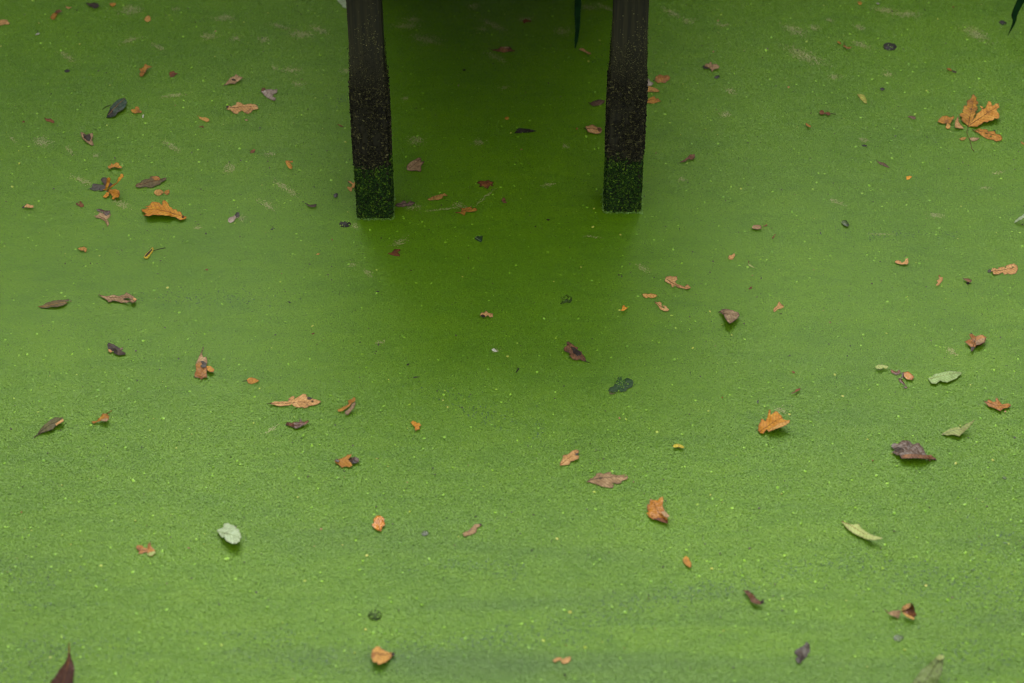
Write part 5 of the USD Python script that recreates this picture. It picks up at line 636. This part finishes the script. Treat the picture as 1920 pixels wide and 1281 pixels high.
class Blade:
    """One thin leaf piece: an outline in space, filled with a gently wrinkled sheet 0.4 mm thick."""

    def __init__(self, outline, holes, bulge, seed, onto=None):
        rng = np.random.default_rng(seed)
        o = np.array(outline, float).reshape(-1, 3) * 1e-4
        hs = [np.array(h, float).reshape(-1, 3) * 1e-4 for h in holes]
        if onto is None:
            self.c = o.mean(0)
            _, _, vt = np.linalg.svd(o - self.c)
            n = vt[2]
            if n[2] < -0.05 or (abs(n[2]) <= 0.05 and n[1] > 0):
                n = -n
            if abs(n[2]) > 0.8:
                n = np.array([0, 0, 1.0])
            e1 = vt[0] - n * (vt[0] @ n)
            e1 /= np.linalg.norm(e1)
            self.F = np.stack([e1, np.cross(n, e1), n])
        else:
            self.c, self.F = onto.c, onto.F
        q = (o - self.c) @ self.F.T
        poly = Polygon(q[:, :2], [((h - self.c) @ self.F.T)[:, :2] for h in hs])
        if not poly.is_valid:
            poly = poly.buffer(0)
            if poly.geom_type != 'Polygon':
                poly = max(poly.geoms, key=lambda g: g.area)
        self.size = math.sqrt(poly.area)
        step = min(max(self.size / 15, 0.0011), 0.0032)
        rings = []
        for ring in [poly.exterior, *poly.interiors]:
            n = max(8, int(ring.length / step))
            p = np.array([ring.interpolate(k / n, normalized=True).coords[0] for k in range(n)])
            # keep the traced corners sharp: snap the nearest sample to each corner
            for cxy in np.array(ring.coords)[:-1]:
                p[np.argmin(((p - cxy) ** 2).sum(1))] = cxy
            if onto is None and ring is poly.exterior:  # ragged, lobed margin
                w = meshkit.fbm(np.concatenate([p / (0.16 * self.size), np.full((len(p), 1), seed * 0.37)], 1), 3, seed % 911) - 0.5
                nx_ = np.roll(p, -1, 0) - np.roll(p, 1, 0)
                nx_ = np.stack([nx_[:, 1], -nx_[:, 0]], 1) / (np.linalg.norm(nx_, axis=1, keepdims=True) + 1e-9)
                p = p + nx_ * (w * 0.13 * self.size)[:, None]
            p += rng.normal(0, step * 0.15, p.shape)
            rings.append(p)
        edge_poly = Polygon(rings[0], rings[1:])
        if not edge_poly.is_valid:
            edge_poly = poly
        x0, y0, x1, y1 = poly.bounds
        gx, gy = np.meshgrid(np.arange(x0, x1 + step, step), np.arange(y0, y1 + step, step * 0.87))
        gx = gx + (np.arange(gx.shape[0]) % 2)[:, None] * step / 2
        g = np.stack([gx.ravel(), gy.ravel()], -1) + rng.normal(0, step * 0.08, (gx.size, 2))
        g = g[shapely.contains_xy(poly.buffer(-step * 0.55), g[:, 0], g[:, 1])]
        bd = np.concatenate(rings)
        P = np.concatenate([bd, g])
        tri = Delaunay(P).simplices
        cen = P[tri].mean(1)
        tri = tri[shapely.contains_xy(edge_poly, cen[:, 0], cen[:, 1])]
        a, b, c = P[tri[:, 0]], P[tri[:, 1]], P[tri[:, 2]]
        cr = (b[:, 0] - a[:, 0]) * (c[:, 1] - a[:, 1]) - (b[:, 1] - a[:, 1]) * (c[:, 0] - a[:, 0])
        tri = tri[np.abs(cr) > 1e-11]
        cr = cr[np.abs(cr) > 1e-11]
        tri[cr < 0] = tri[cr < 0][:, ::-1]
        used = np.unique(tri)
        mp = -np.ones(len(P), int)
        mp[used] = np.arange(len(used))
        P, tri = P[used], mp[tri]
        d = shapely.distance(shapely.points(P), poly.boundary)
        self.depth = d
        if onto is None:
            dist = np.linalg.norm(P[:, None] - q[None, :, :2], axis=2) + 0.0006
            w = dist ** -2.4
            off = (w * q[None, :, 2]).sum(1) / w.sum(1)
            bg = (0.055 * self.size if bulge is None else bulge * 1e-3)
            off = off + bg * (1 - np.exp(-d / (0.22 * self.size + 1e-6)))
            wr = meshkit.fbm(np.concatenate([P * 95, np.full((len(P), 1), seed % 97)], 1), 3, seed % 1000) - 0.5
            off = off + wr * min(0.0060, 0.12 * self.size) * (0.35 + 0.65 * np.clip(d / 0.006, 0, 1))
        else:
            off = onto.height(P) + 0.00035 + 0.0004 * (1 - np.exp(-d / 0.002))
        self.P, self.off, self.tri = P, off, tri
        world = self.c + np.concatenate([P, off[:, None]], 1) @ self.F
        if onto is None:  # no piece dips into the water
            low = 0.0014 - world[:, 2]
            lift = np.maximum(low, 0)
            world[:, 2] += lift
            self.off = ((world - self.c) @ self.F.T)[:, 2]
        self.V = world
        self.along = np.zeros(len(P))

    def height(self, xy):
        d = ((np.atleast_2d(xy)[:, None] - self.P[None]) ** 2).sum(2)
        k = np.argsort(d, 1)[:, :3]
        w = 1 / (np.take_along_axis(d, k, 1) + 1e-9)
        return (self.off[k] * w).sum(1) / w.sum(1)

    def veins(self, rib):
        """side veins run off the rib at a slant; without a rib they follow the long axis"""
        if rib is None:
            base, ax = np.zeros(2), np.array([1.0, 0.0])
        else:
            r = ((rib - self.c) @ self.F.T)[:, :2]
            base, ax = r[0], r[-1] - r[0]
            ax = ax / (np.linalg.norm(ax) + 1e-9)
        u = (self.P - base) @ ax
        v = np.abs((self.P - base) @ np.array([-ax[1], ax[0]]))
        return (u - 0.8 * v) / max(0.008, 0.17 * self.size) + 50

    def mesh(self, vein):
        n = len(self.V)
        nrm = np.zeros((n, 3))
        fn = np.cross(self.V[self.tri[:, 1]] - self.V[self.tri[:, 0]], self.V[self.tri[:, 2]] - self.V[self.tri[:, 0]])
        for k in range(3):
            np.add.at(nrm, self.tri[:, k], fn)
        nrm /= np.linalg.norm(nrm, axis=1, keepdims=True) + 1e-12
        under = self.V - nrm * 0.0004
        e = np.sort(np.concatenate([self.tri[:, [0, 1]], self.tri[:, [1, 2]], self.tri[:, [2, 0]]]), 1)
        full = np.concatenate([self.tri[:, [0, 1]], self.tri[:, [1, 2]], self.tri[:, [2, 0]]])
        _, inv, cnt = np.unique(e, axis=0, return_inverse=True, return_counts=True)
        rim = full[cnt[inv.ravel()] == 1]
        f = np.concatenate([self.tri, self.tri[:, ::-1] + n, np.stack([rim[:, 1], rim[:, 0], rim[:, 0] + n], 1), np.stack([rim[:, 1], rim[:, 0] + n, rim[:, 1] + n], 1)])
        edge = np.clip(1 - self.depth / min(0.0022, 0.05 * self.size + 0.0004), 0, 1) * 1.0
        return (np.concatenate([self.V, under]), f), {'edge': np.tile(edge, 2), 'vein': np.tile(vein, 2)}


def stem(points, r0, r1):
    p = np.array(points, float)
    k = np.linspace(0, len(p) - 1, (len(p) - 1) * 5 + 1)
    p = np.stack([np.interp(k, np.arange(len(p)), p[:, i]) for i in range(3)], 1)
    for _ in range(3):
        p[1:-1] = (p[:-2] + 2 * p[1:-1] + p[2:]) / 4
    t = np.gradient(p, axis=0)
    t /= np.linalg.norm(t, axis=1, keepdims=True) + 1e-12
    a = np.cross(t, [0.05, 0.1, 1.0])
    a /= np.linalg.norm(a, axis=1, keepdims=True) + 1e-12
    b = np.cross(t, a)
    r = np.linspace(r0, r1, len(p))[:, None, None]
    ang = np.linspace(0, 2 * np.pi, 6, endpoint=False)
    ring = p[:, None] + r * (np.cos(ang)[None, :, None] * a[:, None] + np.sin(ang)[None, :, None] * b[:, None])
    n = len(p)
    i, j = np.meshgrid(np.arange(n - 1), np.arange(6), indexing='ij')
    A, B, C, D = i * 6 + j, i * 6 + (j + 1) % 6, (i + 1) * 6 + (j + 1) % 6, (i + 1) * 6 + j
    f = np.concatenate([np.stack([A, B, C], -1).reshape(-1, 3), np.stack([A, C, D], -1).reshape(-1, 3)])
    v = np.concatenate([ring.reshape(-1, 3), p[:1], p[-1:]])
    cap0 = np.array([[(k + 1) % 6, k, n * 6] for k in range(6)])
    cap1 = np.array([[(n - 1) * 6 + k, (n - 1) * 6 + (k + 1) % 6, n * 6 + 1] for k in range(6)])
    return v, np.concatenate([f, cap0, cap1])


for number, (name, category, label, place, pieces, ribs, ribcol, stalk, stalkcol) in enumerate(LEAVES):
    group = 'fallen leaves and scraps floating on the duckweed' if category in ('leaf', 'leaf cluster', 'oak sprig') else None
    blades = []
    rib_of = {i: np.array(r, float).reshape(-1, 3) * 1e-4 for i, r in ribs}
    for k, (pname, colour, outline, holes, bulge, onto, plabel) in enumerate(pieces):
        blades.append(Blade(outline, holes, bulge, 100 + number * 7 + k, blades[0] if onto else None))
    single = len(pieces) == 1 and not ribs and not stalk and 'duckweed on it' not in label
    if single:
        mesh, pv = blades[0].mesh(blades[0].veins(None))
        path = numbered('/World', name)
        m = usdkit.mesh(stage, path, mesh, M['leaf_' + pieces[0][1]], smooth=50 if False else False)
        m.AddTranslateOp().Set(Gf.Vec3d(place[0], place[1], 0))
        for key, val in pv.items():
            UsdGeom.PrimvarsAPI(m).CreatePrimvar(key, Sdf.ValueTypeNames.FloatArray, 'vertex').Set(Vt.FloatArray.FromNumpy(val.astype(np.float32)))
        tag(m.GetPrim(), label, category, group)
        continue
    root = thing(name, label, category, (place[0], place[1], 0), group)
    for k, (pname, colour, outline, holes, bulge, onto, plabel) in enumerate(pieces):
        mesh, pv = blades[k].mesh(blades[k].veins(rib_of.get(k)))
        part(root, pname, mesh, 'leaf_' + colour, primvars=pv, label=plabel)
    for i, r in ribs:
        b = blades[i]
        p = np.array(r, float).reshape(-1, 3) * 1e-4
        q = (p - b.c) @ b.F.T
        kk = np.linspace(0, len(q) - 1, 14)
        q = np.stack([np.interp(kk, np.arange(len(q)), q[:, j]) for j in range(3)], 1)
        q[:, 2] = b.height(q[:, :2]) + 0.0001
        r0 = min(0.0011, 0.00045 + 0.008 * b.size)
        part(root, 'midrib', stem(b.c + q @ b.F, r0, r0 * 0.45), 'leaf_' + (ribcol or 'brown'), smooth=True)
    if 'duckweed on it' in label or 'covered with duckweed' in label:
        b = blades[0]
        rg = np.random.default_rng(number)
        pick = rg.integers(0, len(b.P), int(len(b.P) * 0.3))
        pick = pick[np.linalg.norm(b.P[pick] - 0.1 * b.size, axis=1) < 0.42 * b.size]
        q = b.P[pick] + rg.normal(0, 0.001, (len(pick), 2))
        w = b.c + np.concatenate([q, (b.height(q) + 0.0008)[:, None]], 1) @ b.F
        vv, ff, rr = fronds(0, 0, 0, 0.0009, 0.0019, rg, tilt=14, zlo=0, zhi=0, xy=w[:, :2])
        vv[:, 2] += np.repeat(w[:, 2], 7)
        part(root, 'stray_fronds', (vv, ff), 'duckweed_green', primvars={'rnd': rr}, kind='stuff')
    if stalk:
        p = np.array(stalk, float).reshape(-1, 3) * 1e-4
        part(root, 'stalk', stem(p, 0.0006, 0.0009), 'leaf_' + (stalkcol or 'umber'), smooth=True)

# fronds washed up onto the leaf edges
rng = np.random.default_rng(77)
pts, zs = [], []
for rec in LEAVES:
    for pc in rec[4]:
        o = np.array(pc[2], float).reshape(-1, 3) * 1e-4
        o = o[o[:, 2] < 0.0045]
        if len(o) < 4 or pc[5]:
            continue
        k = rng.integers(0, len(o), max(2, int(len(o) * 0.55)))
        pts.append(o[k, :2] + rec[3] + rng.normal(0, 0.0018, (len(k), 2)))
        zs.append(o[k, 2] + 0.0007)
vb, fb, rb = fronds(0, 0, 0, 0.0010, 0.0021, rng, tilt=14, zlo=0, zhi=0.0004, xy=np.concatenate(pts))
vb[:, 2] += np.repeat(np.concatenate(zs), 7)
part('/World', 'washed_fronds', (vb, fb), 'duckweed_green', primvars={'rnd': rb})
tag(stage.GetPrimAtPath('/World/washed_fronds'), 'single duckweed fronds washed up along the edges of the leaves', 'duckweed', kind='stuff')

# ------------------------------------------------------------------ dark wet bubbles and lumps pushing up through the duckweed
def lump(label, place, rx, ry, h, seed, colour, cover):
    rng = np.random.default_rng(seed)
    t = thing('wet_lump', label, 'lump', (place[0], place[1], 0))
    s = trimesh.creation.icosphere(4)
    v = np.array(s.vertices)
    n = meshkit.fbm(v * 3 + seed, 3, seed) - 0.5
    n2 = meshkit.fbm(v * 9 + seed, 2, seed + 5) - 0.5
    v = v * (1 + 0.22 * n + 0.14 * n2)[:, None] * (rx, ry, h)
    part(t, 'body', trimesh.Trimesh(v, s.faces, process=False), 'leaf_' + colour, smooth=True, primvars={'edge': np.zeros(len(v)), 'vein': np.full(len(v), 0.5)})
    k = rng.uniform(-1, 1, (cover * 3, 2))
    k = k[(k ** 2).sum(1) < 0.9][:cover]
    f = fronds(0, 0, 0, 0.0011, 0.0021, rng, tilt=12, zlo=0, zhi=0, xy=k * (rx, ry))
    zz = h * np.sqrt(np.clip(1 - (k ** 2).sum(1), 0, 1)) * 1.06 + 0.0006
    f[0][:, 2] += np.repeat(zz, 7)
    part(t, 'stray_fronds', (f[0], f[1]), 'duckweed_lime' if colour == 'black' else 'duckweed_green', primvars={'rnd': f[2]}, kind='stuff')
    a = np.linspace(0, 2 * np.pi, 40, endpoint=False)
    ring = np.stack([np.cos(a) * rx * 1.12, np.sin(a) * ry * 1.12, np.full(40, 0.0012)], 1)
    return t


for args in [('black shiny lump ringed by open water at upper right', [1.0225, 5.0985], 0.0181, 0.0175, 0.006, 5, 'black', 9), ('black shiny lump dotted with yellow-green fronds beside the left post foot', [-0.4164, 4.3829], 0.0146, 0.0119, 0.006, 9, 'black', 16), ('dark green lump nearly covered with duckweed at lower centre', [-0.2913, 3.1469], 0.0147, 0.0144, 0.01, 14, 'darkwet', 34), ('small ragged black lump at the far upper right beside the strap leaf', [1.3442, 5.2047], 0.0102, 0.0096, 0.004, 21, 'black', 3)]:
    lump(*args)


# ------------------------------------------------------------------ strap leaves of a waterside plant, arching over from behind
def strap(label, pts, w0, w1):
    """a keeled strap leaf along pts, w0 wide at its tip and w1 at its root"""
    p = np.array(pts, float)
    k = np.linspace(0, len(p) - 1, 60)
    from scipy.interpolate import CubicSpline
    p = CubicSpline(np.arange(len(p)), p)(k)
    t = np.gradient(p, axis=0)
    t /= np.linalg.norm(t, axis=1, keepdims=True)
    side = np.cross(t, [0.0, -1.0, 0.15])
    side /= np.linalg.norm(side, axis=1, keepdims=True)
    up = np.cross(side, t)
    s = np.linspace(0, 1, len(p))
    w = (w0 + (w1 - w0) * np.minimum(1, s * 2.2) ** 0.8) * np.minimum(1, 0.25 + s * 25) / 2
    prof = [(-1, 0.0), (-0.5, 0.03), (0, 0.16), (0.5, 0.03), (1, 0.0), (0.5, -0.07), (0, 0.02), (-0.5, -0.07)]
    ring = np.stack([p + side * (w * a)[:, None] + up * (w * b)[:, None] for a, b in prof], 1)
    n, m_ = len(p), len(prof)
    i, j = np.meshgrid(np.arange(n - 1), np.arange(m_), indexing='ij')
    A, B, C, D = i * m_ + j, i * m_ + (j + 1) % m_, (i + 1) * m_ + (j + 1) % m_, (i + 1) * m_ + j
    f = np.concatenate([np.stack([A, B, C], -1).reshape(-1, 3), np.stack([A, C, D], -1).reshape(-1, 3)])
    path = numbered('/World', 'strap_leaf')
    m = usdkit.mesh(stage, path, (ring.reshape(-1, 3), f), M['leaf_strap'], smooth=40)
    tag(m.GetPrim(), label, 'leaf blade')


material('leaf_strap', {
    'g': ('geometry', {}), 'n': ('noise_texture', {'scale': 60.0, 'detail': 4.0}),
    'r': ('rgb_ramp', {'ramp': [(0.35, (0.002, 0.013, 0.003)), (0.7, (0.005, 0.024, 0.005))]}),
    'p': ('principled_bsdf', {'roughness': 0.6, 'specular_ior_level': 0.05})}, [('g.position', 'n.vector'), ('n.fac', 'r.fac'), ('r.color', 'p.base_color')])
for args in [('dark green strap leaf dipping into the duckweed between the posts', [[0.1702, 5.0891, -0.0], [0.1762, 5.1011, 0.07], [0.1767, 5.1191, 0.1416], [0.1887, 5.2191, 0.3616], [0.2067, 5.5691, 0.4416], [0.2267, 6.0191, 0.1216], [0.2367, 6.2191, -0.05]], 0.008, 0.021), ('dark pointed strap leaf tip hanging at the top right corner', [[1.3479, 5.1428, 0.002], [1.3602, 5.1528, 0.0555], [1.3724, 5.1628, 0.109], [1.4724, 5.2228, 0.309], [1.6724, 5.4128, 0.439], [1.8724, 5.6128, 0.209], [1.9324, 5.6828, -0.05]], 0.003, 0.026)]:
    strap(*args)
